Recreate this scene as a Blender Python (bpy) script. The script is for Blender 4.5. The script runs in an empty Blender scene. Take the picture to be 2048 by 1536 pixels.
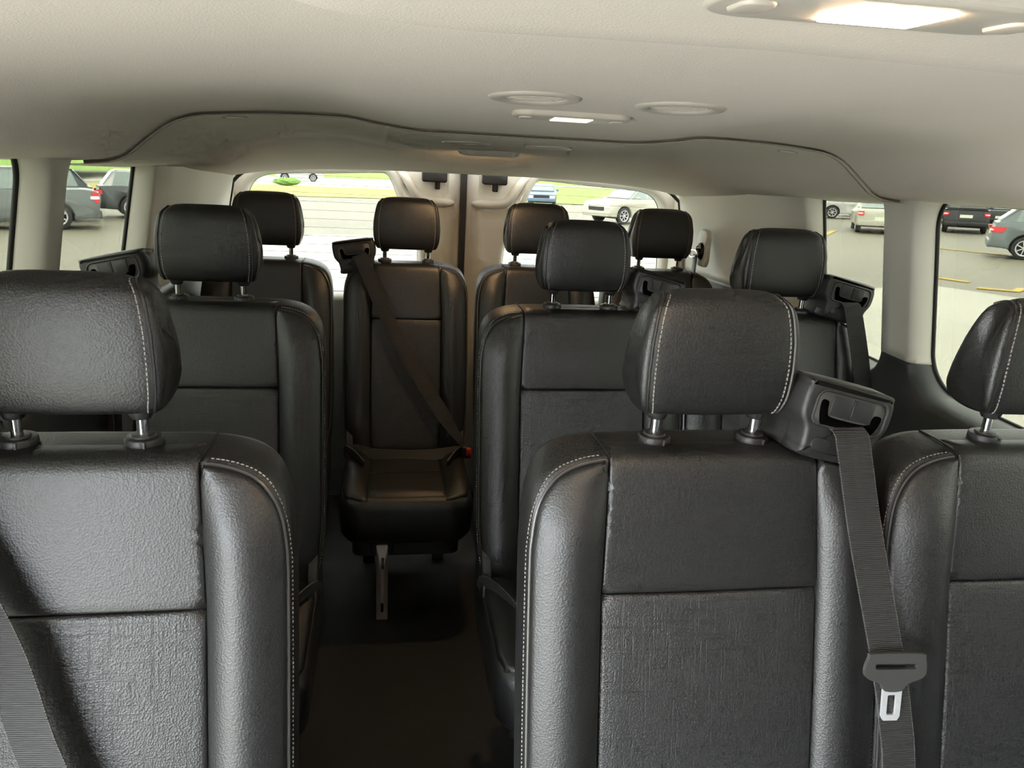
import bpy, bmesh, math, random
import numpy as np
from mathutils import Vector, Matrix
from mathutils.geometry import delaunay_2d_cdt

random.seed(7)
rng = np.random.default_rng(5)
scene = bpy.context.scene
COL = scene.collection

# ------------------------------------------------------------------ camera
CAM = Vector((-0.275, 0.0, 1.44))
YAW, PITCH, ROLL, FPX = 0.1671, 0.306, 0.0575, 1540.0
fwd = Vector((math.sin(YAW) * math.cos(PITCH), math.cos(YAW) * math.cos(PITCH), -math.sin(PITCH)))
rgt = Vector((math.cos(YAW), -math.sin(YAW), 0.0))
upv = rgt.cross(fwd)
rx = math.cos(ROLL) * rgt + math.sin(ROLL) * upv
ry = math.cos(ROLL) * upv - math.sin(ROLL) * rgt
cam_data = bpy.data.cameras.new('camera')
cam = bpy.data.objects.new('camera', cam_data)
COL.objects.link(cam)
cam.matrix_world = Matrix(((rx.x, ry.x, -fwd.x, CAM.x), (rx.y, ry.y, -fwd.y, CAM.y), (rx.z, ry.z, -fwd.z, CAM.z), (0, 0, 0, 1)))
cam_data.sensor_width = 36.0
cam_data.lens = FPX / 2048.0 * 36.0
cam_data.clip_start = 0.02
cam_data.clip_end = 1000.0
scene.camera = cam

# ------------------------------------------------------------------ world, exposure
SKY_STRENGTH = 12.5
world = bpy.data.worlds.new('overcast_sky')
scene.world = world
world.use_nodes = True
wn = world.node_tree.nodes
wn['Background'].inputs['Color'].default_value = (0.89, 0.945, 1.0, 1)
wn['Background'].inputs['Strength'].default_value = SKY_STRENGTH
vs = scene.view_settings
vs.view_transform = 'Standard'
vs.look = 'None'
vs.gamma = 1.0
vs.exposure = 0.88
vs.use_curve_mapping = False
scene.cycles.use_denoising = True
scene.cycles.use_light_tree = False
scene.cycles.max_bounces = 6
scene.cycles.diffuse_bounces = 3
scene.cycles.glossy_bounces = 3
scene.cycles.transparent_max_bounces = 16
scene.cycles.use_adaptive_sampling = True
scene.cycles.adaptive_threshold = 0.08
scene.cycles.adaptive_min_samples = 12
scene.cycles.sample_clamp_indirect = 6.0

# ------------------------------------------------------------------ materials
MATS = {}


def nt_mat(name):
    m = bpy.data.materials.new(name)
    m.use_nodes = True
    MATS[name] = m
    return m, m.node_tree.nodes, m.node_tree.links, m.node_tree.nodes['Principled BSDF']


def coords(n, l, scale=(1, 1, 1), kind='Object'):
    tc = n.new('ShaderNodeTexCoord')
    mp = n.new('ShaderNodeMapping')
    mp.inputs['Scale'].default_value = scale
    l.new(tc.outputs[kind], mp.inputs['Vector'])
    return mp.outputs['Vector']


def add_bump(n, l, b, height, strength, dist):
    bp = n.new('ShaderNodeBump')
    bp.inputs['Strength'].default_value = strength
    bp.inputs['Distance'].default_value = dist
    l.new(height, bp.inputs['Height'])
    l.new(bp.outputs['Normal'], b.inputs['Normal'])
    return bp


def simple(name, col, rough=0.5, metal=0.0, bump=None, spec=None, var=0.0, vscale=3.0):
    m, n, l, b = nt_mat(name)
    b.inputs['Base Color'].default_value = (*col, 1)
    b.inputs['Roughness'].default_value = rough
    b.inputs['Metallic'].default_value = metal
    if spec is not None:
        b.inputs['Specular IOR Level'].default_value = spec
    if bump or var:
        v = coords(n, l)
        nz = n.new('ShaderNodeTexNoise')
        nz.inputs['Scale'].default_value = bump[0] if bump else vscale
        nz.inputs['Detail'].default_value = 3
        l.new(v, nz.inputs['Vector'])
        if bump:
            add_bump(n, l, b, nz.outputs['Fac'], bump[1], bump[2])
        if var:
            nv = n.new('ShaderNodeTexNoise')
            nv.inputs['Scale'].default_value = vscale
            nv.inputs['Detail'].default_value = 4
            l.new(v, nv.inputs['Vector'])
            mx = n.new('ShaderNodeMix')
            mx.data_type = 'RGBA'
            l.new(nv.outputs['Fac'], mx.inputs['Factor'])
            mx.inputs['A'].default_value = (*[c * (1 - var) for c in col], 1)
            mx.inputs['B'].default_value = (*[min(1, c * (1 + var)) for c in col], 1)
            l.new(mx.outputs['Result'], b.inputs['Base Color'])
    return m


def leather(name, col, rough, scale=380, dist=0.0012):
    m, n, l, b = nt_mat(name)
    b.inputs['Base Color'].default_value = (*col, 1)
    b.inputs['Roughness'].default_value = rough
    b.inputs['Specular IOR Level'].default_value = 0.85
    v = coords(n, l)
    vo = n.new('ShaderNodeTexVoronoi')
    vo.feature = 'F1'
    vo.inputs['Scale'].default_value = scale
    l.new(v, vo.inputs['Vector'])
    nz = n.new('ShaderNodeTexNoise')
    nz.inputs['Scale'].default_value = 22
    nz.inputs['Detail'].default_value = 2
    l.new(v, nz.inputs['Vector'])
    ad = n.new('ShaderNodeMath')
    ad.operation = 'MULTIPLY_ADD'
    l.new(nz.outputs['Fac'], ad.inputs[0])
    ad.inputs[1].default_value = 0.4
    l.new(vo.outputs['Distance'], ad.inputs[2])
    add_bump(n, l, b, ad.outputs[0], 0.26, dist)
    return m


leather('leather_black', (0.0085, 0.0082, 0.0082), 0.47)
leather('leather_side', (0.009, 0.0088, 0.009), 0.48)


def insert_mat():
    m, n, l, b = nt_mat('leather_insert')
    b.inputs['Roughness'].default_value = 0.48
    b.inputs['Specular IOR Level'].default_value = 0.85
    h = None
    for sc in ((14, 14, 420), (420, 14, 14)):
        v = coords(n, l, sc)
        nz = n.new('ShaderNodeTexNoise')
        nz.inputs['Scale'].default_value = 1.0
        nz.inputs['Detail'].default_value = 2
        l.new(v, nz.inputs['Vector'])
        rp = n.new('ShaderNodeValToRGB')
        rp.color_ramp.elements[0].position = 0.60
        rp.color_ramp.elements[1].position = 0.68
        l.new(nz.outputs['Fac'], rp.inputs['Fac'])
        if h is None:
            h = rp.outputs['Color']
        else:
            a = n.new('ShaderNodeMath')
            a.operation = 'MAXIMUM'
            l.new(h, a.inputs[0])
            l.new(rp.outputs['Color'], a.inputs[1])
            h = a.outputs[0]
    v = coords(n, l)
    vo = n.new('ShaderNodeTexVoronoi')
    vo.inputs['Scale'].default_value = 420
    l.new(v, vo.inputs['Vector'])
    s = n.new('ShaderNodeMath')
    s.operation = 'MULTIPLY_ADD'
    l.new(h, s.inputs[0])
    s.inputs[1].default_value = -0.5
    l.new(vo.outputs['Distance'], s.inputs[2])
    add_bump(n, l, b, s.outputs[0], 0.45, 0.0012)
    mx = n.new('ShaderNodeMix')
    mx.data_type = 'RGBA'
    l.new(h, mx.inputs['Factor'])
    mx.inputs['A'].default_value = (0.016, 0.0155, 0.0155, 1)
    mx.inputs['B'].default_value = (0.009, 0.0088, 0.009, 1)
    l.new(mx.outputs['Result'], b.inputs['Base Color'])


insert_mat()


def webbing():
    m, n, l, b = nt_mat('webbing')
    b.inputs['Base Color'].default_value = (0.030, 0.029, 0.029, 1)
    b.inputs['Roughness'].default_value = 0.55
    v = coords(n, l)
    w = n.new('ShaderNodeTexWave')
    w.bands_direction = 'Z'
    w.inputs['Scale'].default_value = 130
    w.inputs['Distortion'].default_value = 1.2
    w.inputs['Detail'].default_value = 1
    l.new(v, w.inputs['Vector'])
    add_bump(n, l, b, w.outputs['Fac'], 0.6, 0.0012)


webbing()
simple('thread', (0.30, 0.285, 0.26), 0.7)
simple('thread_grey', (0.10, 0.098, 0.095), 0.7)
simple('piping', (0.06, 0.058, 0.056), 0.32)
simple('chrome', (0.82, 0.82, 0.82), 0.10, 1.0)
simple('prong_steel', (0.80, 0.81, 0.83), 0.28, 0.55)
simple('bracket_metal', (0.62, 0.52, 0.46), 0.42, 0.75, var=0.25, vscale=9)
simple('plastic_black', (0.022, 0.022, 0.022), 0.42, bump=(900, 0.25, 0.0008))
simple('plastic_dark', (0.006, 0.006, 0.006), 0.5)
simple('black_hole', (0.002, 0.002, 0.002), 1.0, spec=0.0)
simple('plastic_grey', (0.055, 0.054, 0.052), 0.42, bump=(900, 0.25, 0.0008))
simple('buckle_red', (0.75, 0.05, 0.02), 0.4)
simple('headliner', (0.83, 0.755, 0.695), 0.9, bump=(500, 0.25, 0.002), var=0.03, vscale=6)
simple('headliner_rear', (0.77, 0.715, 0.63), 0.9, bump=(500, 0.25, 0.002), var=0.03, vscale=6)
simple('trim_light', (0.68, 0.66, 0.59), 0.5, bump=(700, 0.15, 0.001))
simple('trim_dark', (0.045, 0.049, 0.049), 0.42, bump=(700, 0.2, 0.001))
simple('ceiling_plastic', (0.60, 0.55, 0.50), 0.42)
simple('seam_brown', (0.26, 0.23, 0.20), 0.8)
simple('body_white', (0.72, 0.72, 0.70), 0.35)
simple('gasket', (0.006, 0.006, 0.006), 0.5)
simple('floor_vinyl', (0.014, 0.014, 0.014), 0.6, bump=(160, 0.3, 0.002), var=0.25, vscale=8)
simple('rubber', (0.016, 0.016, 0.016), 0.7)
simple('car_glass', (0.17, 0.215, 0.205), 0.06, spec=0.8)
simple('car_glass_dark', (0.03, 0.035, 0.036), 0.06, spec=0.8)
simple('wheel_rim', (0.50, 0.50, 0.50), 0.35, 0.6)
simple('tail_red', (0.62, 0.015, 0.02), 0.25)
simple('lamp_clear', (0.75, 0.76, 0.76), 0.15)
simple('plate', (0.65, 0.72, 0.55), 0.5)
simple('bumper_grey', (0.06, 0.062, 0.062), 0.6)
for nm, c in dict(paint_grey=(0.20, 0.225, 0.225), paint_darkgrey=(0.085, 0.095, 0.10), paint_charcoal=(0.06, 0.07, 0.072), paint_white=(0.75, 0.75, 0.73),
                  paint_cream=(0.62, 0.60, 0.48), paint_blue=(0.16, 0.24, 0.36), paint_red=(0.42, 0.04, 0.035), paint_black=(0.012, 0.013, 0.014),
                  paint_steel=(0.22, 0.26, 0.26), paint_brown=(0.45, 0.22, 0.07), paint_silver=(0.42, 0.43, 0.43)).items():
    simple(nm, tuple(k * 0.6 for k in c), 0.28)


def glass_mat(name, tint, gloss=0.05):
    m, n, l, b = nt_mat(name)
    n.remove(b)
    out = n['Material Output']
    t = n.new('ShaderNodeBsdfTransparent')
    t.inputs['Color'].default_value = (*tint, 1)
    g = n.new('ShaderNodeBsdfGlossy')
    g.inputs['Roughness'].default_value = 0.02
    mx = n.new('ShaderNodeMixShader')
    mx.inputs['Fac'].default_value = gloss
    l.new(t.outputs[0], mx.inputs[1])
    l.new(g.outputs[0], mx.inputs[2])
    l.new(mx.outputs[0], out.inputs['Surface'])


glass_mat('glass_side', (0.345, 0.345, 0.308), 0.04)
glass_mat('glass_rear', (0.44, 0.44, 0.41), 0.03)


def emit_mat(name, col, strength, base=(0.9, 0.88, 0.82)):
    m, n, l, b = nt_mat(name)
    b.inputs['Base Color'].default_value = (*base, 1)
    b.inputs['Emission Color'].default_value = (*col, 1)
    b.inputs['Emission Strength'].default_value = strength


emit_mat('lens_bright', (1.0, 0.70, 0.42), 95.0)
emit_mat('lens_mid', (1.0, 0.72, 0.42), 1.1)
emit_mat('lens_rear', (1.0, 0.64, 0.32), 90.0)


def ground_mat(name, ca, cb, scale, rough=0.6, streak=True):
    m, n, l, b = nt_mat(name)
    v = coords(n, l, (1, 1, 1))
    nz = n.new('ShaderNodeTexNoise')
    nz.inputs['Scale'].default_value = scale
    nz.inputs['Detail'].default_value = 6
    nz.inputs['Roughness'].default_value = 0.6
    l.new(v, nz.inputs['Vector'])
    rp = n.new('ShaderNodeValToRGB')
    rp.color_ramp.elements[0].position = 0.35
    rp.color_ramp.elements[1].position = 0.65
    rp.color_ramp.elements[0].color = (*ca, 1)
    rp.color_ramp.elements[1].color = (*cb, 1)
    l.new(nz.outputs['Fac'], rp.inputs['Fac'])
    n2 = n.new('ShaderNodeTexNoise')
    n2.inputs['Scale'].default_value = 14
    n2.inputs['Detail'].default_value = 5
    l.new(v, n2.inputs['Vector'])
    mx = n.new('ShaderNodeMix')
    mx.data_type = 'RGBA'
    mx.blend_type = 'MULTIPLY'
    mx.inputs['Factor'].default_value = 0.35
    l.new(rp.outputs['Color'], mx.inputs['A'])
    l.new(n2.outputs['Color'], mx.inputs['B'])
    l.new(mx.outputs['Result'], b.inputs['Base Color'])
    b.inputs['Roughness'].default_value = rough


ground_mat('asphalt', (0.150, 0.137, 0.094), (0.205, 0.188, 0.130), 0.10)
ground_mat('concrete', (0.33, 0.315, 0.25), (0.38, 0.365, 0.295), 0.35)
ground_mat('grass', (0.16, 0.30, 0.03), (0.24, 0.38, 0.05), 0.4, 0.9)
ground_mat('dry_grass', (0.30, 0.30, 0.06), (0.40, 0.34, 0.09), 0.35, 0.9)
simple('leaf', (0.14, 0.26, 0.05), 0.8)
simple('marking_yellow', (0.42, 0.29, 0.05), 0.7)
simple('marking_white', (0.26, 0.25, 0.20), 0.7)


# ------------------------------------------------------------------ helpers
def mesh_obj(name, verts, faces, mat, parent=None, smooth=True, fix=True, weld=False):
    me = bpy.data.meshes.new(name)
    me.from_pydata([tuple(v) for v in verts], [], [tuple(f) for f in faces])
    if fix:
        bm = bmesh.new()
        bm.from_mesh(me)
        if weld:
            bmesh.ops.remove_doubles(bm, verts=bm.verts, dist=1e-5)
        bmesh.ops.recalc_face_normals(bm, faces=bm.faces)
        bm.to_mesh(me)
        bm.free()
    me.materials.append(MATS[mat])
    if smooth:
        me.shade_smooth()
        me.set_sharp_from_angle(angle=math.radians(48))
    o = bpy.data.objects.new(name, me)
    COL.objects.link(o)
    o.parent = parent
    return o


def empty(name, loc=(0, 0, 0), label=None, cat=None, group=None):
    o = bpy.data.objects.new(name, None)
    o.empty_display_size = 0.1
    COL.objects.link(o)
    o.location = loc
    tag(o, label, cat, group)
    return o


def tag(o, label=None, cat=None, group=None, kind=None):
    if label: o['label'] = label
    if cat: o['category'] = cat
    if group: o['group'] = group
    if kind: o['kind'] = kind
    return o


def copy_tree(o, parent=None):
    c = o.copy()
    COL.objects.link(c)
    c.parent = parent
    for ch in list(o.children):
        copy_tree(ch, c)
    return c


def spline(pts, n, closed=False):
    P = np.array(pts, float)
    m = len(P)
    out = []
    segs = m if closed else m - 1
    for i in range(segs):
        if closed:
            p0, p1, p2, p3 = P[(i - 1) % m], P[i], P[(i + 1) % m], P[(i + 2) % m]
        else:
            p0, p1, p2, p3 = P[max(i - 1, 0)], P[i], P[i + 1], P[min(i + 2, m - 1)]
        for k in range(n):
            t = k / n
            out.append(0.5 * ((2 * p1) + (-p0 + p2) * t + (2 * p0 - 5 * p1 + 4 * p2 - p3) * t * t + (-p0 + 3 * p1 - 3 * p2 + p3) * t ** 3))
    if not closed:
        out.append(P[-1])
    return np.array(out)


def resample(poly, step, closed=True):
    P = np.array(poly, float)
    out = []
    m = len(P)
    for i in range(m if closed else m - 1):
        a, b = P[i], P[(i + 1) % m]
        k = max(1, int(math.ceil(np.linalg.norm(b - a) / step)))
        for j in range(k):
            out.append(a + (b - a) * j / k)
    if not closed:
        out.append(P[-1])
    return np.array(out)


def inside(P, Q):
    x, y = Q[:, 0], Q[:, 1]
    r = np.zeros(len(Q), bool)
    n = len(P)
    for i in range(n):
        x1, y1 = P[i]
        x2, y2 = P[(i + 1) % n]
        if y1 == y2:
            continue
        c = ((y1 > y) != (y2 > y)) & (x < (x2 - x1) * (y - y1) / (y2 - y1) + x1)
        r ^= c
    return r


def dist_poly(P, Q):
    A = P
    B = np.roll(P, -1, axis=0)
    d = np.full(len(Q), 1e9)
    for a, b in zip(A, B):
        ab = b - a
        t = np.clip(((Q - a) @ ab) / max(ab @ ab, 1e-12), 0, 1)
        d = np.minimum(d, np.linalg.norm(Q - a - t[:, None] * ab, axis=1))
    return d


def area2(P):
    x, y = P[:, 0], P[:, 1]
    return 0.5 * np.sum(x * np.roll(y, -1) - np.roll(x, -1) * y)


def offset(P, d):
    t = np.roll(P, -1, axis=0) - np.roll(P, 1, axis=0)
    t /= np.maximum(np.linalg.norm(t, axis=1)[:, None], 1e-9)
    nrm = np.stack([-t[:, 1], t[:, 0]], 1)
    return P + nrm * d


def cdt(points, edges):
    vs_, es_, fs_, ov, oe, of = delaunay_2d_cdt([Vector(p) for p in points], edges, [], 0, 1e-7)
    V = np.array([tuple(v) for v in vs_])
    return V, [tuple(f) for f in fs_]


def pad_mesh(outline, bulge, r, depth, grid=0.02):
    """upholstered pad over a 2-D outline: rolled rim, bulged face, skirt and back. returns (u,v,h) verts + faces"""
    P = np.array(outline, float)
    if area2(P) < 0:
        P = P[::-1]
    n = len(P)
    pts = [P]
    for k in (0.15, 0.45, 1.0):
        Q = offset(P, r * k)
        ok = inside(P, Q) & (dist_poly(P, Q) > r * k * 0.8)
        pts.append(Q[ok])
    lo, hi = P.min(0), P.max(0)
    gx, gy = np.meshgrid(np.arange(lo[0] + grid / 2, hi[0], grid), np.arange(lo[1] + grid / 2, hi[1], grid))
    Gp = np.stack([gx.ravel(), gy.ravel()], 1)
    Gp = Gp[inside(P, Gp)]
    Gp = Gp[dist_poly(P, Gp) > r + grid * 0.3]
    pts.append(Gp)
    A = np.concatenate(pts)
    V, F = cdt(A, [(i, (i + 1) % n) for i in range(n)])
    cen = np.array([V[list(f)].mean(0) for f in F])
    keep = inside(P, cen)
    F = [f for f, k in zip(F, keep) if k]
    d = np.minimum(dist_poly(P, V), r)
    roll = r - np.sqrt(np.maximum(r * r - (r - d) ** 2, 0))
    H = np.array([bulge(u, v) for u, v in V]) - roll
    verts = [(V[i, 0], V[i, 1], H[i]) for i in range(len(V))]
    base = len(verts)
    for i in range(n):
        verts.append((P[i, 0], P[i, 1], -depth))
    faces = list(F)
    for i in range(n):
        j = (i + 1) % n
        faces.append((i, base + i, base + j, j))
    faces.append(tuple(base + i for i in range(n)))
    return verts, faces


def tube(path, rad, nseg=8, closed=False, caps=True):
    P = np.array(path, float)
    m = len(P)
    T = np.roll(P, -1, 0) - np.roll(P, 1, 0)
    if not closed:
        T[0] = P[1] - P[0]
        T[-1] = P[-1] - P[-2]
    T /= np.maximum(np.linalg.norm(T, axis=1)[:, None], 1e-9)
    up = np.array([0, 0, 1.0]) if abs(T[0][2]) < 0.9 else np.array([1.0, 0, 0])
    a = np.cross(T[0], up)
    a /= np.linalg.norm(a)
    verts, faces = [], []
    for i in range(m):
        a = a - T[i] * (a @ T[i])
        a /= max(np.linalg.norm(a), 1e-9)
        b = np.cross(T[i], a)
        rr = rad[i] if hasattr(rad, '__len__') else rad
        for k in range(nseg):
            t = 2 * math.pi * k / nseg
            verts.append(P[i] + rr * (math.cos(t) * a + math.sin(t) * b))
    for i in range(m if closed else m - 1):
        for k in range(nseg):
            k2 = (k + 1) % nseg
            i2 = (i + 1) % m
            faces.append((i * nseg + k, i * nseg + k2, i2 * nseg + k2, i2 * nseg + k))
    if caps and not closed:
        faces.append(tuple(range(nseg)))
        faces.append(tuple((m - 1) * nseg + k for k in range(nseg)))
    return verts, faces


def lathe(prof, n=24, caps=True):
    verts, faces = [], []
    m = len(prof)
    for k in range(n):
        t = 2 * math.pi * k / n
        for r, h in prof:
            verts.append((r * math.cos(t), r * math.sin(t), h))
    for k in range(n):
        k2 = (k + 1) % n
        for i in range(m - 1):
            faces.append((k * m + i, k2 * m + i, k2 * m + i + 1, k * m + i + 1))
    if caps and prof[0][0] > 1e-5:
        faces.append(tuple(k * m for k in range(n)))
    if caps and prof[-1][0] > 1e-5:
        faces.append(tuple(k * m + m - 1 for k in range(n)))
    return verts, faces


def rrect(x0, x1, y0, y1, r, n=8):
    out = []
    for cx, cy, a0 in ((x1 - r, y1 - r, 0), (x0 + r, y1 - r, 90), (x0 + r, y0 + r, 180), (x1 - r, y0 + r, 270)):
        for k in range(n + 1):
            a = math.radians(a0 + 90 * k / n)
            out.append((cx + r * math.cos(a), cy + r * math.sin(a)))
    return np.array(out)


def bevel_prism(poly, h0, h1, bev=0.003, steps=3):
    """prism over a 2-D outline with rounded top rim -> (u,v,h)"""
    P = np.array(poly, float)
    if area2(P) < 0:
        P = P[::-1]
    n = len(P)
    verts, faces = [], []
    rings = [(0.0, h0)]
    for k in range(steps + 1):
        a = math.pi / 2 * k / steps
        rings.append((bev * (1 - math.cos(a)), h1 - bev + bev * math.sin(a)))
    for d, h in rings:
        Q = offset(P, d)
        verts += [(q[0], q[1], h) for q in Q]
    for k in range(len(rings) - 1):
        for i in range(n):
            j = (i + 1) % n
            faces.append((k * n + i, k * n + j, (k + 1) * n + j, (k + 1) * n + i))
    faces.append(tuple(range(n)))
    faces.append(tuple((len(rings) - 1) * n + i for i in range(n)))
    return verts, faces


def plate_with_holes(outer, holes, t, step=None):
    """flat plate with holes -> (u,v,h) closed"""
    loops = [np.array(outer, float)] + [np.array(h, float) for h in holes]
    pts, edges = [], []
    for L in loops:
        b = len(pts)
        pts += [tuple(p) for p in L]
        edges += [(b + i, b + (i + 1) % len(L)) for i in range(len(L))]
    V, F = cdt(pts, edges)
    cen = np.array([V[list(f)].mean(0) for f in F])
    keep = inside(loops[0], cen)
    for h in loops[1:]:
        keep &= ~inside(h, cen)
    F = [f for f, k in zip(F, keep) if k]
    nv = len(V)
    verts = [(v[0], v[1], t) for v in V] + [(v[0], v[1], 0) for v in V]
    faces = list(F) + [tuple(nv + i for i in reversed(f)) for f in F]
    b = 0
    for L in loops:
        for i in range(len(L)):
            j = (i + 1) % len(L)
            faces.append((b + i, b + j, nv + b + j, nv + b + i))
        b += len(L)
    return verts, faces


def xf(verts, fn):
    return [fn(*v) for v in verts]


def box(x0, x1, y0, y1, z0, z1):
    v = [(x, y, z) for z in (z0, z1) for y in (y0, y1) for x in (x0, x1)]
    f = [(0, 1, 3, 2), (4, 5, 7, 6), (0, 1, 5, 4), (2, 3, 7, 6), (0, 2, 6, 4), (1, 3, 7, 5)]
    return v, f


def join(parts):
    V, F = [], []
    for v, f in parts:
        b = len(V)
        V += list(v)
        F += [tuple(b + i for i in q) for q in f]
    return V, F


def ribbon(path, wdir, width, thick=0.0016):
    """webbing strap along a 3-D path; wdir one vector or a list"""
    P = np.array(path, float)
    m = len(P)
    verts, faces = [], []
    for i in range(m):
        T = P[min(i + 1, m - 1)] - P[max(i - 1, 0)]
        T /= np.linalg.norm(T)
        w = np.array(wdir[i] if hasattr(wdir[0], '__len__') else wdir, float)
        w = w - T * (w @ T)
        w /= np.linalg.norm(w)
        nn = np.cross(T, w)
        ww = width[i] if hasattr(width, '__len__') else width
        for a, b in ((-.5, -.5), (.5, -.5), (.5, .5), (-.5, .5)):
            verts.append(P[i] + w * a * ww + nn * b * thick)
    for i in range(m - 1):
        for k in range(4):
            k2 = (k + 1) % 4
            faces.append((i * 4 + k, i * 4 + k2, i * 4 + 4 + k2, i * 4 + 4 + k))
    faces += [(0, 1, 2, 3), tuple((m - 1) * 4 + k for k in range(4))]
    return verts, faces


def dashes(path, nrm, length, gap, w=0.0011, h=0.0007):
    P = resample(path, 0.001, closed=False)
    S = np.concatenate([[0], np.cumsum(np.linalg.norm(np.diff(P, axis=0), axis=1))])
    N = np.array(nrm, float)
    parts = []
    s = 0.0
    while s + length < S[-1]:
        i = np.searchsorted(S, s)
        j = min(np.searchsorted(S, s + length), len(P) - 1)
        a, b = P[i], P[j]
        T = b - a
        T /= max(np.linalg.norm(T), 1e-9)
        nn = N if N.ndim == 1 else N[min(int(i / len(P) * len(N)), len(N) - 1)]
        W = np.cross(T, nn)
        W /= max(np.linalg.norm(W), 1e-9)
        v = []
        for p in (a, b):
            for x, y in ((-1, -1), (1, -1), (1, 1), (-1, 1)):
                v.append(p + W * w * x + nn * h * y)
        f = [(0, 1, 5, 4), (1, 2, 6, 5), (2, 3, 7, 6), (3, 0, 4, 7), (0, 1, 2, 3), (4, 5, 6, 7)]
        parts.append((v, f))
        s += length + gap
    return join(parts)


# ------------------------------------------------------------------ van shell
def Xg(z):
    return 0.90 + 0.2 * (1.34 - max(z, 0.95))


def Xin(y, z):
    x = Xg(z) - 0.05
    t = min(max((1.03 - z) / 0.14, 0), 1)
    x -= 0.02 * t * t * (3 - 2 * t)
    t = min(max((y - 2.35) / 0.5, 0), 1)
    x -= 0.055 * t * t * (3 - 2 * t)
    return x


def side_wall(side, y0, y1, wins, wall_name, trim_name, splitz):
    """inner side lining with deep window reveals; light upper lining, dark lower lining, split along splitz(y)"""
    D = 0.05
    outer = resample([(y0, 0.0), (y1, 0.0), (y1, 1.43), (y0, 1.43)], 0.06)
    holes = []
    for (a, b, c, d, r) in wins:
        holes.append(rrect(a - 0.018, b + 0.018, c - 0.03, d + 0.012, r + 0.015, 12))
    pts, edges = [], []
    for L in [outer] + holes:
        b = len(pts)
        pts += [tuple(p) for p in L]
        edges += [(b + i, b + (i + 1) % len(L)) for i in range(len(L))]
    gx, gy = np.meshgrid(np.arange(y0 + 0.03, y1, 0.05), np.arange(0.03, 1.4, 0.03))
    pts += [tuple(p) for p in np.stack([gx.ravel(), gy.ravel()], 1)]
    V, F = cdt(pts, edges)
    cen = np.array([V[list(f)].mean(0) for f in F])
    keep = inside(outer, cen)
    for h in holes:
        keep &= ~inside(h, cen)
    verts = [(side * Xin(v[0], v[1]), v[0], v[1]) for v in V]
    FF = [f for f, k in zip(F, keep) if k]
    for (a, bb, c, d, r), hole in zip(wins, holes):
        base = len(verts)
        n = len(hole)
        steps = 6
        for k in range(steps + 1):
            t = k / steps
            off = 1 - math.sin(t * math.pi / 2) if k else 1.0
            dep = 1 - math.cos(t * math.pi / 2) if t < 1 else 1.0
            L = rrect(a - 0.018 * off, bb + 0.018 * off, c - 0.03 * off, d + 0.012 * off, r + 0.015 * off, 12)
            for p in L:
                xi, xg_ = Xin(p[0], p[1]), Xg(p[1])
                verts.append((side * (xi + (xg_ - xi) * dep), p[0], p[1]))
        for k in range(steps):
            for i in range(n):
                j = (i + 1) % n
                FF.append((base + k * n + i, base + k * n + j, base + (k + 1) * n + j, base + (k + 1) * n + i))
    res = []
    for nm, mt, clear in ((wall_name, 'trim_light', 'lo'), (trim_name, 'trim_dark', 'hi')):
        bm = bmesh.new()
        bv = [bm.verts.new(p) for p in verts]
        for f in FF:
            try:
                bm.faces.new([bv[i] for i in f])
            except ValueError:
                pass
        bmesh.ops.remove_doubles(bm, verts=bm.verts, dist=1e-5)
        bmesh.ops.bisect_plane(bm, geom=bm.verts[:] + bm.edges[:] + bm.faces[:], plane_co=(0, 0, splitz), plane_no=(0, 0, 1), clear_inner=clear == 'lo', clear_outer=clear == 'hi')
        loose = [q for q in bm.verts if not q.link_faces]
        bmesh.ops.delete(bm, geom=loose, context='VERTS')
        bmesh.ops.recalc_face_normals(bm, faces=bm.faces)
        me = bpy.data.meshes.new(nm)
        bm.to_mesh(me)
        bm.free()
        me.materials.append(MATS[mt])
        me.shade_smooth()
        o = bpy.data.objects.new(nm, me)
        COL.objects.link(o)
        md = o.modifiers.new('thickness', 'SOLIDIFY')
        md.thickness = 0.004
        md.offset = 0
        res.append(o)
    return res


def window(side, a, b, c, d, r, n):
    L = rrect(a - 0.004, b + 0.004, c - 0.004, d + 0.004, r, 12)
    root = empty('window_%d' % n, (0, 0, 0))
    tag(root, kind='structure')
    v, f = bevel_prism(L, 0, 0.004, 0.0005, 1)
    mesh_obj('pane', xf(v, lambda y, z, h: (side * (Xg(z) + 0.003 + h), y, z)), f, 'glass_side', root, smooth=False)
    path = [(side * (Xg(z) - 0.001), y, z) for y, z in rrect(a + 0.001, b - 0.001, c + 0.001, d - 0.001, r, 12)]
    v, f = tube(path, 0.0052, 8, closed=True)
    mesh_obj('gasket', v, f, 'gasket', root)
    return root


WR = [(0.42, 1.545, 0.945, 1.392, 0.085), (1.675, 2.01, 0.945, 1.385, 0.06)]
WL = [(0.64, 1.462, 0.945, 1.392, 0.07), (1.558, 2.095, 0.945, 1.385, 0.06)]
for o in side_wall(1, 0.30, 2.86, WR, 'wall_right', 'trim_1', 1.0) + side_wall(-1, 0.47, 2.86, WL, 'wall_left', 'trim_2', 0.99):
    tag(o, kind='structure')
for i, (s, w) in enumerate([(1, WR[0]), (1, WR[1]), (-1, WL[0]), (-1, WL[1])]):
    window(s, *w, i + 1)

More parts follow.
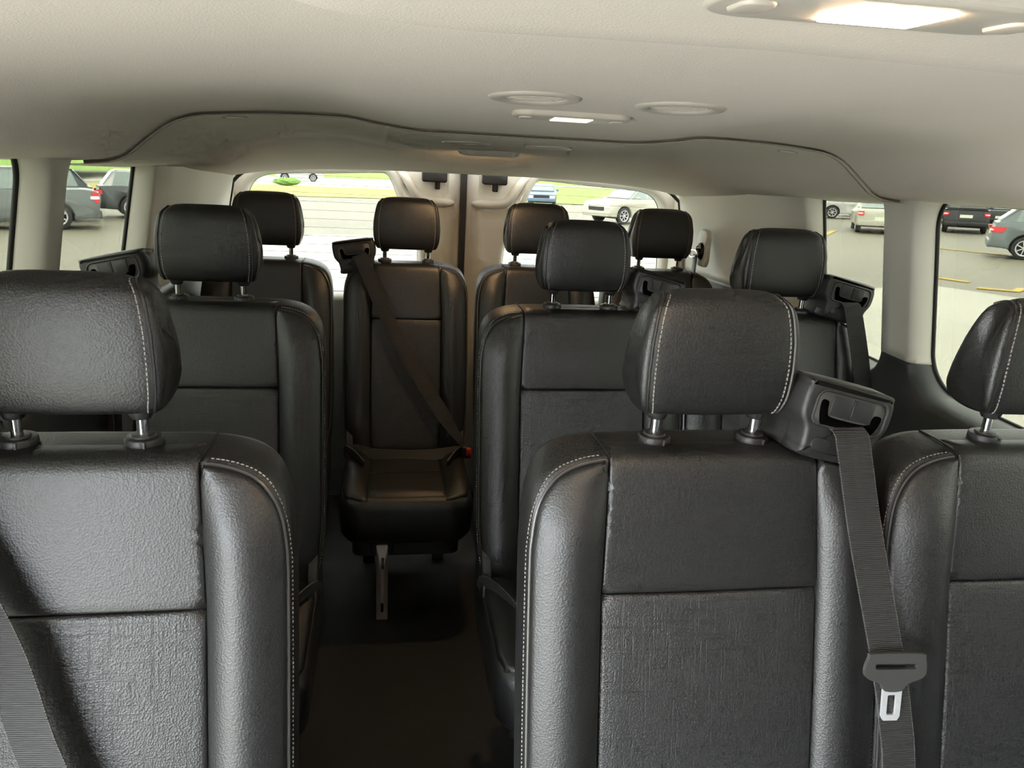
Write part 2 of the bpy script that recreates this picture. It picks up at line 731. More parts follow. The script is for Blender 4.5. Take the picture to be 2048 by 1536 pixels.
# front of the cabin: windscreen pillar by the open passenger door, driver side, and an unseen full-height wall added to block windscreen light
zsj = np.linspace(0.0, 1.43, 20)
v = [(-Xg(z) + 0.03 * k, y_, z) for z in zsj for k, y_ in ((0, -1.15), (1, -1.15), (1, -1.6), (0, -1.6))]
f = [(j * 4 + i, j * 4 + (i + 1) % 4, j * 4 + 4 + (i + 1) % 4, j * 4 + 4 + i) for j in range(19) for i in range(4)]
o = mesh_obj('wall_front_left', v, f, 'trim_light')
tag(o, kind='structure')
v = [(Xg(z) - 0.06 * k, y_, z) for z in zsj for k, y_ in ((0, 0.305), (1, 0.305), (1, -1.6), (0, -1.6))]
o = mesh_obj('wall_front_right', v, f, 'trim_dark')  # unseen driver side, made dark and windowless to keep light off the seats
tag(o, kind='structure')
v, f = box(-0.95, 0.95, -1.68, -1.45, 0.0, 1.5)
o = mesh_obj('light_block_front', v, f, 'trim_dark', smooth=False)
tag(o, kind='structure')

# floor
v, f = [], []
ys = np.linspace(-1.6, 3.0, 46)
xs = np.linspace(-0.97, 0.97, 20)
v = [(x, y, 0.0) for y in ys for x in xs]
nx = len(xs)
f = [(j * nx + i, j * nx + i + 1, (j + 1) * nx + i + 1, (j + 1) * nx + i) for j in range(len(ys) - 1) for i in range(nx - 1)]
v2 = [(a, b, -0.03) for a, b, c in v]
fl = mesh_obj('floor', v + v2, f + [tuple(len(v) + i for i in reversed(q)) for q in f], 'floor_vinyl', fix=False)
tag(fl, kind='structure')


# ceiling
def prof(pts):
    P = np.array(pts)
    S = spline(P, 6)
    return lambda x: float(np.interp(abs(x), S[:, 0], S[:, 1]))


cA = prof([(0, .090), (.3, .084), (.5, .064), (.65, .036), (.78, -.008), (.86, -.032), (.93, -.046)])
cP = prof([(0, .012), (.15, .012), (.224, .013), (.30, .021), (.37, .030), (.5, .028), (.60, .021), (.645, .014), (.685, -.002), (.73, -.036), (.77, -.066), (.82, -.077), (.93, -.084)])
cR1 = prof([(0, -.034), (.22, -.035), (.30, -.026), (.42, -.010), (.55, -.018), (.64, -.040), (.72, -.078), (.80, -.108), (.93, -.125)])
cR2 = prof([(0, -.118), (.3, -.119), (.55, -.128), (.7, -.142), (.8, -.158), (.93, -.175)])


def sm(t):
    t = min(max(t, 0), 1)
    return t * t * (3 - 2 * t)


def ceil_front(x, y):
    t = min(max((y - 0.5) / 1.1, 0), 1)
    t2 = 0.75 * t + 0.25 * t * t
    return 1.44 + cA(x) * (1 - t2) + cP(x) * t2 + (0.012 * (0.5 - y) if y < 0.5 else 0)


def ceil_rear(x, y):
    if y < 2.38:
        t = (y - 1.6) / 0.78
        return 1.44 - 0.006 + cP(x) * (1 - t) + cR1(x) * t
    t = min(1.0, (y - 2.38) / 0.44) ** 0.92
    return 1.44 - 0.006 + cR1(x) * (1 - t) + cR2(x) * t


def loft(fn, xs, ys, tail=None):
    v = [(x, y, fn(x, y)) for y in ys for x in xs]
    nx, ny = len(xs), len(ys)
    f = [(j * nx + i, j * nx + i + 1, (j + 1) * nx + i + 1, (j + 1) * nx + i) for j in range(ny - 1) for i in range(nx - 1)]
    if tail:
        for (dy, dz) in tail:
            b = len(v)
            for i in range(nx):
                x, y, z = v[(ny - 1) * nx + i]
                v.append((x, y + dy, z + dz))
            p = b - nx
            f += [(p + i, p + i + 1, b + i + 1, b + i) for i in range(nx - 1)]
    return v, f


xs = np.linspace(-0.93, 0.93, 121)
v, f = loft(ceil_front, xs, np.concatenate([np.linspace(-1.5, 0.5, 12), np.linspace(0.56, 1.6, 30)]), [(0.002, 0.004), (0.001, 0.014), (-0.01, 0.03)])
# roof top that keeps the daylight out
b = len(v)
v += [(-1.0, -1.5, 1.56), (1.0, -1.5, 1.56), (1.0, 1.64, 1.56), (-1.0, 1.64, 1.56)]
f += [(b, b + 1, b + 2, b + 3)]
o = mesh_obj('ceiling', v, f, 'headliner', fix=False)
tag(o, kind='structure')
ysr = np.concatenate([np.linspace(1.585, 2.38, 20), np.linspace(2.41, 2.88, 16)])
v, f = loft(ceil_rear, xs, ysr, [(0.006, 0.001), (0.005, 0.006), (0.003, 0.03), (0.0, 0.09)])
b = len(v)
v += [(-1.0, 1.6, 1.55), (1.0, 1.6, 1.55), (1.0, 3.05, 1.50), (-1.0, 3.05, 1.50)]
f += [(b, b + 1, b + 2, b + 3)]
o = mesh_obj('ceiling.001', v, f, 'headliner_rear', fix=False)
tag(o, kind='structure')
# seam between the two headliner pieces
path = [(x, 1.6005, ceil_front(x, 1.6) - 0.003) for x in np.linspace(-0.84, 0.84, 160)]
v, f = ribbon(path, (0, -0.12, 1), 0.0075, 0.004)
o = mesh_obj('trim_3', v, f, 'seam_brown')
tag(o, kind='structure')
# shallow overhead panel with a soft edge near the front lamp
out = rrect(-0.36, 0.42, -0.5, 0.60, 0.16, 14)
out = resample(out, 0.03)
v, f = pad_mesh(out, lambda u, w: 0.011, 0.012, 0.02, 0.06)
o = mesh_obj('trim_4', xf(v, lambda x, y, h: (x, y, ceil_front(x, y) - h)), f, 'headliner')
tag(o, kind='structure')
# roof side rails (outer body above the windows keeps light out)
for s in (-1, 1):
    v, f = box(*(sorted((s * 0.93, s * 1.0))), -1.6, 3.0, 1.40, 1.56)
    o = mesh_obj('trim_5' if s > 0 else 'trim_6', v, f, 'trim_light', smooth=False)
    tag(o, kind='structure')


# rear doors
def rear_door(s, n):
    root = empty('door_%d' % n, (0, 0, 0))
    tag(root, kind='structure')
    Y0 = 2.97
    # window outline on the door (x measured from the centre line)
    glass = [(0.285, 1.296), (0.262, 1.262), (0.24, 1.205), (0.21, 1.14), (0.175, 1.06), (0.165, 0.99), (0.172, 0.90), (0.22, 0.86), (0.50, 0.845), (0.74, 0.86), (0.80, 0.91),
             (0.800, 1.05), (0.792, 1.17), (0.775, 1.232), (0.735, 1.268), (0.66, 1.282), (0.5, 1.290), (0.33, 1.300)]
    gl = spline(glass, 5, closed=True)
    if area2(gl) < 0:
        gl = gl[::-1]
    hole = offset(gl, -0.026)
    outer = resample([(0.010, 0.0), (0.86, 0.0), (0.86, 1.36), (0.010, 1.36)], 0.05)
    pts, edges = [], []
    for L in (outer, hole):
        b = len(pts)
        pts += [tuple(p) for p in L]
        edges += [(b + i, b + (i + 1) % len(L)) for i in range(len(L))]
    gx, gy = np.meshgrid(np.arange(0.02, 0.86, 0.018), np.arange(0.72, 1.35, 0.018))
    pts += [tuple(p) for p in np.stack([gx.ravel(), gy.ravel()], 1)]
    V, F = cdt(pts, edges)
    cen = np.array([V[list(q)].mean(0) for q in F])
    keep = inside(outer, cen) & ~inside(hole, cen)
    F = [q for q, k in zip(F, keep) if k]

    def relief(x, z):
        # panel thickens below a sloping pull rail next to the window and dips along the centre gap
        h = 0.0
        h -= 0.03 * sm((0.07 - x) / 0.06)
        # deeper pocket around the latch
        inn = sm((x - 0.055) / 0.03) * sm((0.235 - x - (z - 1.22) * -0.9 * 0 - max(0, 1.30 - z) * -0.55 * 0) / 0.03) * sm((z - 1.212) / 0.02)
        h -= 0.022 * inn
        return h
    verts = [(s * v_[0], Y0 - relief(v_[0], v_[1]), v_[1]) for v_ in V]
    faces = list(F)
    base = len(verts)
    nn = len(hole)
    for k in range(6):
        t = k / 5
        off = -0.026 * (1 - math.sin(t * math.pi / 2))
        L = offset(gl, off)
        for p in L:
            verts.append((s * p[0], Y0 + 0.045 * (1 - math.cos(t * math.pi / 2)), p[1]))
    for k in range(5):
        for i in range(nn):
            j = (i + 1) % nn
            faces.append((base + k * nn + i, base + k * nn + j, base + (k + 1) * nn + j, base + (k + 1) * nn + i))
    pn = mesh_obj('door_panel', verts, faces, 'trim_light', root, weld=True)
    pn.modifiers.new('thickness', 'SOLIDIFY').thickness = 0.004
    pn.modifiers['thickness'].offset = 0
    # glass with heating wires
    v, f = bevel_prism(offset(gl, -0.003), 0, 0.004, 0.0005, 1)
    pane = mesh_obj('window_pane', xf(v, lambda x, z, h: (s * x, Y0 + 0.046 + h, z)), f, 'glass_rear', root, smooth=False)
    parts = []
    for zz in np.arange(0.90, 1.29, 0.0315):
        x = np.arange(0.15, 0.83, 0.005)
        ins = inside(gl, np.stack([x, np.full_like(x, zz)], 1))
        if ins.sum() > 4:
            xi = x[ins]
            parts.append(box(*sorted((s * xi[0], s * xi[-1])), Y0 + 0.0440, Y0 + 0.0452, zz - 0.0005, zz + 0.0005))
    v, f = join(parts)
    mesh_obj('heating_wires', v, f, 'seam_brown', pane, smooth=False)
    v, f = tube([(s * p[0], Y0 + 0.044, p[1]) for p in gl], 0.004, 6, closed=True)
    mesh_obj('gasket', v, f, 'trim_dark', root)
    # pull rail: slanted rib that turns horizontal
    path = spline([(s * 0.262, Y0 + 0.004, 1.335), (s * 0.215, Y0 - 0.004, 1.285), (s * 0.185, Y0 - 0.008, 1.24), (s * 0.155, Y0 - 0.009, 1.212), (s * 0.11, Y0 - 0.008, 1.205), (s * 0.06, Y0 - 0.002, 1.203), (s * 0.035, Y0 + 0.012, 1.203)], 8)
    v, f = tube(path, list(np.interp(np.linspace(0, 1, len(path)), [0, 0.2, 0.8, 1], [0.012, 0.017, 0.017, 0.006])), 12)
    mesh_obj('pull_rail', v, f, 'trim_light', root)
    # latch box with its striker tab
    cx = 0.112
    v, f = bevel_prism(rrect(s * cx - 0.046, s * cx + 0.046, 1.278, 1.345, 0.008, 4), 0, 0.05, 0.006)
    lb = mesh_obj('latch_box', xf(v, lambda x, z, h: (x, Y0 - h, z)), f, 'plastic_black', root)
    tx = s * cx - 0.012 * s if s < 0 else s * cx + 0.004
    v, f = bevel_prism(rrect(tx - 0.009, tx + 0.009, 1.252, 1.282, 0.003, 3), 0, 0.034, 0.002)
    mesh_obj('latch_tab', xf(v, lambda x, z, h: (x, Y0 - h, z)), f, 'plastic_dark', lb)
    return root


rear_door(-1, 1)
rear_door(1, 2)
v, f = box(-0.0105, 0.0105, 2.955, 3.03, 0.0, 1.37)
o = mesh_obj('trim_7', v, f, 'gasket', smooth=False)
tag(o, kind='structure')
# door-opening seal between the lining and the rear doors
for s, nm in ((-1, 'trim_8'), (1, 'trim_9')):
    path = [(s * (Xin(2.86, z) - 0.0), 2.868, z) for z in np.linspace(0.0, 1.25, 30)]
    path += [(s * x, 2.892, z) for x, z in ((0.80, 1.268), (0.782, 1.282), (0.75, 1.296), (0.70, 1.301))]
    v, f = tube(path, 0.007, 8)
    o = mesh_obj(nm, v, f, 'gasket')
    tag(o, kind='structure')
# outer skin strip closing the gap beside the rear doors
for s, nm in ((-1, 'trim_10'), (1, 'trim_11')):
    v, f = box(*sorted((s * 0.83, s * 1.0)), 2.86, 3.04, 0.0, 1.5)
    o = mesh_obj(nm, v, f, 'trim_light', smooth=False)
    tag(o, kind='structure')


# ------------------------------------------------------------------ ceiling fittings
def on_ceiling(x, y):
    fn = ceil_front if y < 1.6 else ceil_rear
    z = fn(x, y)
    e = 0.01
    dzx = (fn(x + e, y) - fn(x - e, y)) / (2 * e)
    dzy = (fn(x, y + e) - fn(x, y - e)) / (2 * e)
    n = Vector((dzx, dzy, -1)).normalized()      # points down into the cabin
    ey = (Vector((0, 1, dzy))).normalized()
    ex = ey.cross(n)
    M = Matrix(((ex.x, ey.x, n.x, x), (ex.y, ey.y, n.y, y), (ex.z, ey.z, n.z, z), (0, 0, 0, 1)))
    return M


def ceiling_vent(x, y, rad, label, tilt=0.0):
    r = empty('ceiling_vent', label=label, cat='air vent', group='round air vents on the ceiling')
    r.matrix_world = on_ceiling(x, y) @ Matrix.Rotation(math.radians(tilt), 4, 'X')
    R = rad
    v, f = lathe([(R * 0.62, -0.004), (R * 0.66, 0.001), (R * 0.74, 0.0035), (R * 0.84, 0.0042), (R * 0.95, 0.003), (R, 0.0), (R, -0.006)], 48, caps=False)
    mesh_obj('bezel', v, f, 'ceiling_plastic', r)
    v, f = lathe([(0, -0.002), (R * 0.35, -0.003), (R * 0.60, -0.006), (R * 0.63, -0.010)], 40)
    d = mesh_obj('louvre_disc', v, f, 'ceiling_plastic', r)
    for k in (-2, -1, 0, 1, 2):
        h = R * 0.58 * math.sqrt(max(0, 1 - (k / 3.0) ** 2))
        v, f = box(-h, h, k * R * 0.19 - 0.0015, k * R * 0.19 + 0.0015, -0.006, 0.001)
        mesh_obj('louvre', v, f, 'ceiling_plastic', r, smooth=False)
    return r


ceiling_vent(-0.088, 1.055, 0.062, 'round air vent on ceiling, left of the near pair')
ceiling_vent(0.112, 1.06, 0.062, 'round air vent on ceiling, right of the near pair')
ceiling_vent(-0.098, 1.885, 0.058, 'far dark oval air vent on ceiling, left one')
ceiling_vent(0.098, 1.89, 0.058, 'far dark oval air vent on ceiling, right one')


def ceiling_lamp(x, y, w, d, th, lens, lensw, label, mat='ceiling_plastic', tilt=0.0, drop=0.0):
    r = empty('dome_lamp', label=label, cat='lamp', group='dome lamps on the ceiling')
    r.matrix_world = on_ceiling(x, y) @ Matrix.Rotation(math.radians(tilt), 4, 'X')
    r.matrix_world = r.matrix_world @ Matrix.Translation((0, 0, drop))
    v, f = bevel_prism(rrect(-w / 2, w / 2, -d / 2, d / 2, d * 0.42, 10), -0.012, th, th * 0.8, 4)
    mesh_obj('housing', v, f, mat, r)
    v, f = bevel_prism(rrect(-lensw / 2, lensw / 2, -d * 0.3, d * 0.3, d * 0.03, 4), th - 0.002, th + 0.0015, 0.001, 2)
    mesh_obj('lens', v, f, lens, r)
    for s in (-1, 1):
        xx = s * (w / 2 - d * 0.30)
        if xx * s > lensw / 2 + 0.008:
            v, f = bevel_prism(rrect(xx - d * 0.13, xx + d * 0.13, -d * 0.2, d * 0.2, d * 0.1, 5), th - 0.002, th + 0.002, 0.0015, 2)
            mesh_obj('switch', v, f, mat, r)
    return r


ceiling_lamp(-0.004, 0.434, 0.205, 0.078, 0.005, 'lens_bright', 0.058, 'brightly lit dome lamp on ceiling nearest the viewer', drop=0.009)
ceiling_lamp(0.0, 1.225, 0.185, 0.07, 0.008, 'lens_mid', 0.06, 'dome lamp with dim warm glow between the near vents')
ceiling_lamp(0.0, 2.25, 0.175, 0.07, 0.006, 'lens_rear', 0.085, 'farthest dome lamp on ceiling above the rear seats', tilt=-20)

for x, y, lab in ((-0.575, 1.66, 'small oval clip on the rear headliner, left side'), (0.60, 1.68, 'small oval clip on the rear headliner, right side')):
    r = empty('headliner_clip', label=lab, cat='clip', group='oval clips on the rear headliner')
    r.matrix_world = on_ceiling(x, y)
    v, f = lathe([(0, 0.004), (0.010, 0.0035), (0.014, 0.001), (0.016, -0.003)], 24)
    mesh_obj('cap', [(a * 1.3, b_, c) for a, b_, c in v], f, 'trim_light', r)
    v, f = lathe([(0.0165, -0.003), (0.018, 0.001), (0.020, -0.003)], 24, caps=False)
    mesh_obj('ring', [(a * 1.3, b_, c) for a, b_, c in v], f, 'seam_brown', r)


# ------------------------------------------------------------------ seats
TILT = math.radians(14)
SN, CS = math.sin(TILT), math.cos(TILT)
B0 = np.array([0.0, -0.207, 0.40])
BU = np.array([0.0, SN, CS])
BN = np.array([0.0, -CS, SN])
BX = np.array([1.0, 0, 0])


def back3(u, v, h):
    return tuple(B0 + BX * u + BU * v + BN * h)


def vz(z):
    return (z - 0.40) / CS


def ring_loft(poly, rings, to3):
    P = np.array(poly, float)
    if area2(P) < 0:
        P = P[::-1]
    n = len(P)
    verts, faces = [], []
    for d, h in rings:
        for q in offset(P, d):
            verts.append(to3(q[0], q[1], h))
    for k in range(len(rings) - 1):
        for i in range(n):
            j = (i + 1) % n
            faces.append((k * n + i, k * n + j, (k + 1) * n + j, (k + 1) * n + i))
    faces.append(tuple(range(n)))
    faces.append(tuple((len(rings) - 1) * n + i for i in range(n)))
    return verts, faces


HW = np.array([(0.40, .215), (0.45, .236), (0.52, .248), (0.65, .252), (0.90, .252), (0.97, .2495), (1.005, .243), (1.03, .230), (1.045, .212), (1.054, .190), (1.059, .165), (1.061, .14), (1.062, .10), (1.0625, .0)])
PW = np.array([(0.42, .215), (0.47, .233), (0.55, .243), (0.66, .2455), (0.90, .2455), (0.955, .243), (0.992, .236), (1.018, .222), (1.034, .205), (1.043, .185), (1.048, .165), (1.050, .149)])


def build_headrest(root, dz, stitch=True):
    prof_ = spline([(-.008, 1.103), (-.024, 1.113), (-.031, 1.145), (-.030, 1.195), (-.024, 1.238), (-.015, 1.260), (.004, 1.2705), (.022, 1.264), (.034, 1.240), (.048, 1.195), (.060, 1.150), (.064, 1.122), (.054, 1.106), (.025, 1.100)], 4, closed=True)
    cen = np.array([0.016, 1.172])
    zs = -0.004 + np.array([1.10, 1.115, 1.135, 1.17, 1.21, 1.24, 1.255, 1.265, 1.272, 1.28])
    wsx = np.array([.086, .0905, .0945, .0960, .0945, .0905, .0870, .0830, .0775, .074])
    st = []
    for s in np.linspace(0, 1, 7):
        st.append((s, 0.0, 1.0))
    st[-1] = (1.0, 0.0, 0.985)
    ext = [(1.0, .0012, .974), (1.0, .0035, .978), (1.0, .0070, .962), (1.0, .0100, .925), (1.0, .0122, .85), (1.0, .0136, .70), (1.0, .0142, .40)]
    allst = [(-a, -b, k) for a, b, k in reversed(ext)] + [(-a, -b, k) for a, b, k in reversed(st[1:])] + st + ext
    n = len(prof_)
    verts, faces = [], []
    for a, b, k in allst:
        for p in prof_:
            q = cen + (p - cen) * k
            w = float(np.interp(p[1], zs, wsx))
            y = q[0] - 0.005 * (1 - min(1, abs(a)) ** 2) * (1 if p[0] < -0.008 else 0)
            corner = 0.005 * sm((p[1] - 1.250) / 0.022) * min(1, abs(a)) ** 4
            verts.append((a * w + b, y, q[1] - corner + dz))
    m = len(allst)
    for i in range(m - 1):
        for j in range(n):
            j2 = (j + 1) % n
            faces.append((i * n + j, i * n + j2, (i + 1) * n + j2, (i + 1) * n + j))
    faces.append(tuple(range(n)))
    faces.append(tuple((m - 1) * n + j for j in range(n)))
    hr = mesh_obj('headrest', verts, faces, 'leather_black', root)
    hr.data.set_sharp_from_angle(angle=math.radians(75))
    # seam welts and stitching at both sides
    for s in (-1, 1):
        pth, nr, wl = [], [], []
        for p in prof_[2:30]:
            w = float(np.interp(p[1], zs, wsx))
            corner = 0.005 * sm((p[1] - 1.250) / 0.022)
            d = p - cen
            d = d / np.linalg.norm(d)
            q = cen + (p - cen) * 0.986
            pth.append((s * (w - 0.0045), q[0] - 0.001, q[1] - corner + dz + 0.0002))
            nr.append((0, d[0], d[1]))
            q2 = cen + (p - cen) * 0.979
            wl.append((s * (w + 0.0030), q2[0], q2[1] - corner + dz))
        v, f = tube(wl, 0.0022, 6)
        mesh_obj('welt', v, f, 'leather_black', hr)
        if stitch:
            v, f = dashes(np.array(pth), np.array(nr), 0.0036, 0.0024, 0.0007, 0.0011)
            mesh_obj('stitching', v, f, 'thread', hr, smooth=False)
    # moulded cups where the posts enter
    for s in (-1, 1):
        v, f = lathe([(0, .0), (.0115, .0), (.0135, .004), (.016, .012), (.016, .016)], 20)
        mesh_obj('post_cup', [(a + s * 0.071, b_ - 0.001, c + 1.095 + dz) for a, b_, c in v], f, 'plastic_black', hr)
        v, f = lathe([(0, 1.05 + dz), (.0068, 1.05 + dz), (.0068, 1.12 + dz), (0, 1.12 + dz)], 20)
        mesh_obj('post', [(a + s * 0.071, b_, c) for a, b_, c in v], f, 'chrome', root)
        v, f = lathe([(0, -.006), (.0205, -.006), (.0218, .0), (.0222, .006), (.0222, .0115), (.0208, .0140), (.0150, .0148), (.0138, .0172), (.0085, .0180), (0, .0180)], 36)
        cl = mesh_obj('collar', [(a + s * 0.071, b_, c + 1.0560 + dz) for a, b_, c in v], f, 'plastic_black', root)
        v, f = box(s * 0.071 + .006 - .0012, s * 0.071 + .006 + .0012, -0.0235, -0.019, 1.060 + dz, 1.070 + dz)
        mesh_obj('release_tab', v, f, 'plastic_grey', cl, smooth=False)
    return hr


def make_seat(name, wl, wr, pw, dz=0.0, narrow=False):
    """wl / wr: half widths left and right (m), pw: half width of the middle panel"""
    root = empty(name)
    zsc = (1.062 + dz - 0.40) / (1.062 - 0.40)

    def zz(z):
        return 0.40 + (z - 0.40) * zsc

    def edge(tab, side):
        W = wr if side > 0 else wl
        out = []
        for z, w in tab:
            if w > pw:
                ww = pw + (w - pw * 0 - 0.152) / (0.252 - 0.152) * (W - pw) if w > 0.152 else pw * w / 0.152
            else:
                ww = w
            ww = W - (0.252 - w) * (W - pw) / (0.252 - 0.152) if w > 0.152 else pw * w / 0.152
            out.append((side * ww, vz(zz(z))))
        return out
    R = spline(edge(HW, 1), 3)
    L = spline(edge(HW, -1), 3)
    outline = np.concatenate([R, L[::-1][1:]])
    outline = resample(outline, 0.02)
    # remove near duplicates
    keep = [0]
    for i in range(1, len(outline)):
        if np.linalg.norm(outline[i] - outline[keep[-1]]) > 0.004 and np.linalg.norm(outline[i] - outline[0]) > 0.003:
            keep.append(i)
    outline = outline[keep]
    def shell3(u, v, h):
        k = sm((v - vz(zz(0.93))) / 0.10)
        return back3(u, v + k * (0.30 * max(0.0, -h - 0.012)), h)
    v, f = ring_loft(outline, [(0.020, -0.004), (0.008, -0.005), (0.003, -0.010), (0.0, -0.020), (0.0, -0.045), (0.0, -0.070), (0.006, -0.088), (0.018, -0.100), (0.035, -0.104)], shell3)
    mesh_obj('backrest', v, f, 'leather_side', root)
    # upper and lower middle panels
    vs_, vt, vb = vz(zz(0.880)), vz(zz(1.0605)), vz(0.44)
    pt = pw - 0.008

    def pedge(v):
        return pw - 0.008 * max(0, (v - vs_) / (vt - vs_))
    up = resample([(-pw, vs_ + .0006), (pw, vs_ + .0006), (pt, vt + 0.0095), (-pt, vt + 0.0095)], 0.016)
    vtip = vz(zz(1.0625))
    wrap_v = [vtip + q for q in (-.045, -.022, -.011, -.005, -.001, .0025, .0055, .0075)]
    wrap_h = [.0, -.0008, -.003, -.0075, -.0125, -.020, -.031, -.044]
    v, f = pad_mesh(up, lambda u, w: 0.0055 + 0.003 * (1 - (u / pw) ** 2) + float(np.interp(w, wrap_v, wrap_h)), 0.004, 0.055, 0.0085)
    mesh_obj('upper_panel', xf(v, back3), f, 'leather_black', root)
    lo = resample([(-pw * 0.96, vb), (pw * 0.96, vb), (pw, vb + 0.06), (pw, vs_ - .0006), (-pw, vs_ - .0006), (-pw, vb + 0.06)], 0.02)
    v, f = pad_mesh(lo, lambda u, w: 0.004 + 0.006 * (1 - (u / pw) ** 2) + 0.004 * math.sin(max(0, min(1, (w - vb) / (vs_ - vb))) * math.pi), 0.006, 0.012, 0.02)
    mesh_obj('lower_panel', xf(v, back3), f, 'leather_insert', root)
    # bolsters with piping
    for s in (-1, 1):
        out = spline(edge(PW, s), 4)
        out = resample(out, 0.018, closed=False)
        inn = [(s * pedge(v_), v_) for v_ in np.linspace(out[-1][1], out[0][1], 34)]
        W = wr if s > 0 else wl
        poly = np.concatenate([out, np.array(inn[1:])])
        ridge = 0.022 if (W - pw) > 0.08 else 0.015

        def bul(u, w, s=s, out=out, ridge=ridge):
            a = abs(u)
            o_ = float(np.interp(w, out[:, 1], np.abs(out[:, 0])))
            i_ = pedge(w)
            t = min(max((a - i_) / max(o_ - i_, 1e-4), 0), 1)
            top = sm((out[-1][1] - w) / 0.10)
            bot = sm((w - out[0][1]) / 0.10)
            return 0.005 + ridge * (math.sin(math.pi * t ** 0.85) ** 0.9) * (0.25 + 0.75 * top) * (0.3 + 0.7 * bot)
        v, f = pad_mesh(poly, bul, 0.006, 0.012, 0.014)
        bo = mesh_obj('bolster', xf(v, back3), f, 'leather_black', root)
        pth = [back3(u + s * 0.0016, w + 0.0012 * max(0, (w - vz(zz(0.98))) / 0.05), -0.001) for u, w in out]
        v, f = tube(pth, 0.0022, 6)
        mesh_obj('piping', v, f, 'piping', bo)
        if not narrow:
            pth = np.array([back3(u + s * 0.0060, w + 0.007 * sm((w - vz(zz(0.99))) / 0.04), -0.0075) for u, w in out])
            nr = (BN * 0.6 + np.array([s * 0.55, 0, 0.3]))
            v, f = dashes(pth, nr / np.linalg.norm(nr), 0.0032, 0.0026, 0.0005, 0.0012)
            mesh_obj('stitching', v, f, 'thread', bo, smooth=False)
        # seam that carries the panel joint over the top
        vtop = vz(zz(1.0605))
        pth = [back3(s * pt, vtop - 0.006, 0.000), back3(s * (pt + .002), vtop + 0.0008, -0.012), back3(s * (pt + .005), vtop + 0.0018 + 0.0085, -0.04), back3(s * (pt + .007), vtop + 0.001 + 0.018, -0.075)]
        v, f = tube(spline(pth, 4), 0.0013, 6)
        mesh_obj('top_seam', v, f, 'plastic_dark', root)
    build_headrest(root, dz, True)
    # cushion
    yf, yb = -0.545, -0.130
    cz = 0.432
    co = []
    for (u, w) in rrect(-wl * 0.97, wr * 0.97, yf, yb, 0.07, 8):
        co.append((u, w))
    v, f = ring_loft(resample(co, 0.03), [(0.05, 0.272), (0.02, 0.278), (0.004, 0.30), (0.0, 0.36), (0.0, 0.392), (0.004, 0.408), (0.014, 0.420), (0.03, 0.424)], lambda u, w, h: (u, w, h))
    cu = mesh_obj('cushion', v, f, 'leather_side', root)
    cp = resample([(-pw, yf + 0.012), (pw, yf + 0.012), (pw * .94, yb - 0.01), (-pw * .94, yb - 0.01)], 0.02)
    v, f = pad_mesh(cp, lambda u, w: 0.006 + 0.005 * (1 - (u / pw) ** 2) - 0.030 * max(0, (yf + 0.055 - w) / 0.045) ** 2, 0.005, 0.02, 0.02)
    mesh_obj('cushion_panel', xf(v, lambda u, w, h: (u, w, 0.424 + h - 0.004 * (w - yf) / 0.4)), f, 'leather_black', cu)
    v, f = tube([(a * 0.97, yf + 0.185, 0.4345) for a in np.linspace(-pw, pw, 9)], 0.0012, 6)
    mesh_obj('seam', v, f, 'plastic_dark', cu)
    for s in (-1, 1):
        W = (wr if s > 0 else wl) * 0.97
        q = [(s * pw, yf + 0.012), (s * (W - 0.06), yf + 0.014), (s * (W - 0.022), yf + 0.035), (s * (W - 0.010), yf + 0.08), (s * (W - 0.010), yb - 0.09), (s * (W - 0.03), yb - 0.02), (s * pw * .94, yb - 0.01)]
        q = resample(q, 0.018)
        v, f = pad_mesh(q, lambda u, w, W=W: 0.010 + 0.022 * math.sin(math.pi * min(1, max(0, (abs(u) - pw) / max(W - pw, .01)))) * sm((w - yf) / 0.12), 0.008, 0.02, 0.018)
        cb = mesh_obj('cushion_bolster', xf(v, lambda u, w, h: (u, w, 0.418 + h)), f, 'leather_black', cu)
        pth = [(u, w, 0.4165) for u, w in q[5:-6]]
        v, f = tube(pth, 0.002, 6)
        mesh_obj('piping', v, f, 'piping', cb)
    # under-seat frame, hinge covers, legs
    v, f = bevel_prism(rrect(-wl * 0.8, wr * 0.8, -0.46, -0.10, 0.03, 4), 0.20, 0.262, 0.01)
    mesh_obj('seat_frame', v, f, 'plastic_dark', root)
    for s in (-1, 1):
        W = wr if s > 0 else wl
        v, f = bevel_prism(spline([(-0.26, 0.30), (-0.13, 0.30), (-0.09, 0.40), (-0.12, 0.50), (-0.17, 0.52), (-0.22, 0.46)], 5, closed=True), 0.0, 0.022, 0.006)
        hc = mesh_obj('hinge_cover', xf(v, lambda a, b_, h: (s * (W - 0.034 + h), a, b_)), f, 'plastic_black', root)
        v, f = ribbon(spline([(s * (W - .075), -0.33, 0.447), (s * (W - .045), -0.29, 0.465), (s * (W - .018), -0.235, 0.455), (s * (W - .014), -0.20, 0.41)], 6), (0.3 * s, 0, 1), 0.034, 0.003)
        mesh_obj('belt_anchor', v, f, 'plastic_grey', hc)

    def leg(x, y, tall=0.26):
        outer_ = rrect(-0.0175, 0.0175, 0.0, tall, 0.004, 3)
        s1 = rrect(-0.003, 0.006, tall * 0.70, tall * 0.85, 0.0044, 4)
        s2 = rrect(-0.004, 0.005, tall * 0.10, tall * 0.25, 0.0044, 4)
        v, f = plate_with_holes(outer_, [s1, s2], 0.004)
        return xf(v, lambda a, b_, h: (a + x, y - h - 0.012 * math.sin(math.pi * b_ / tall), b_)), f
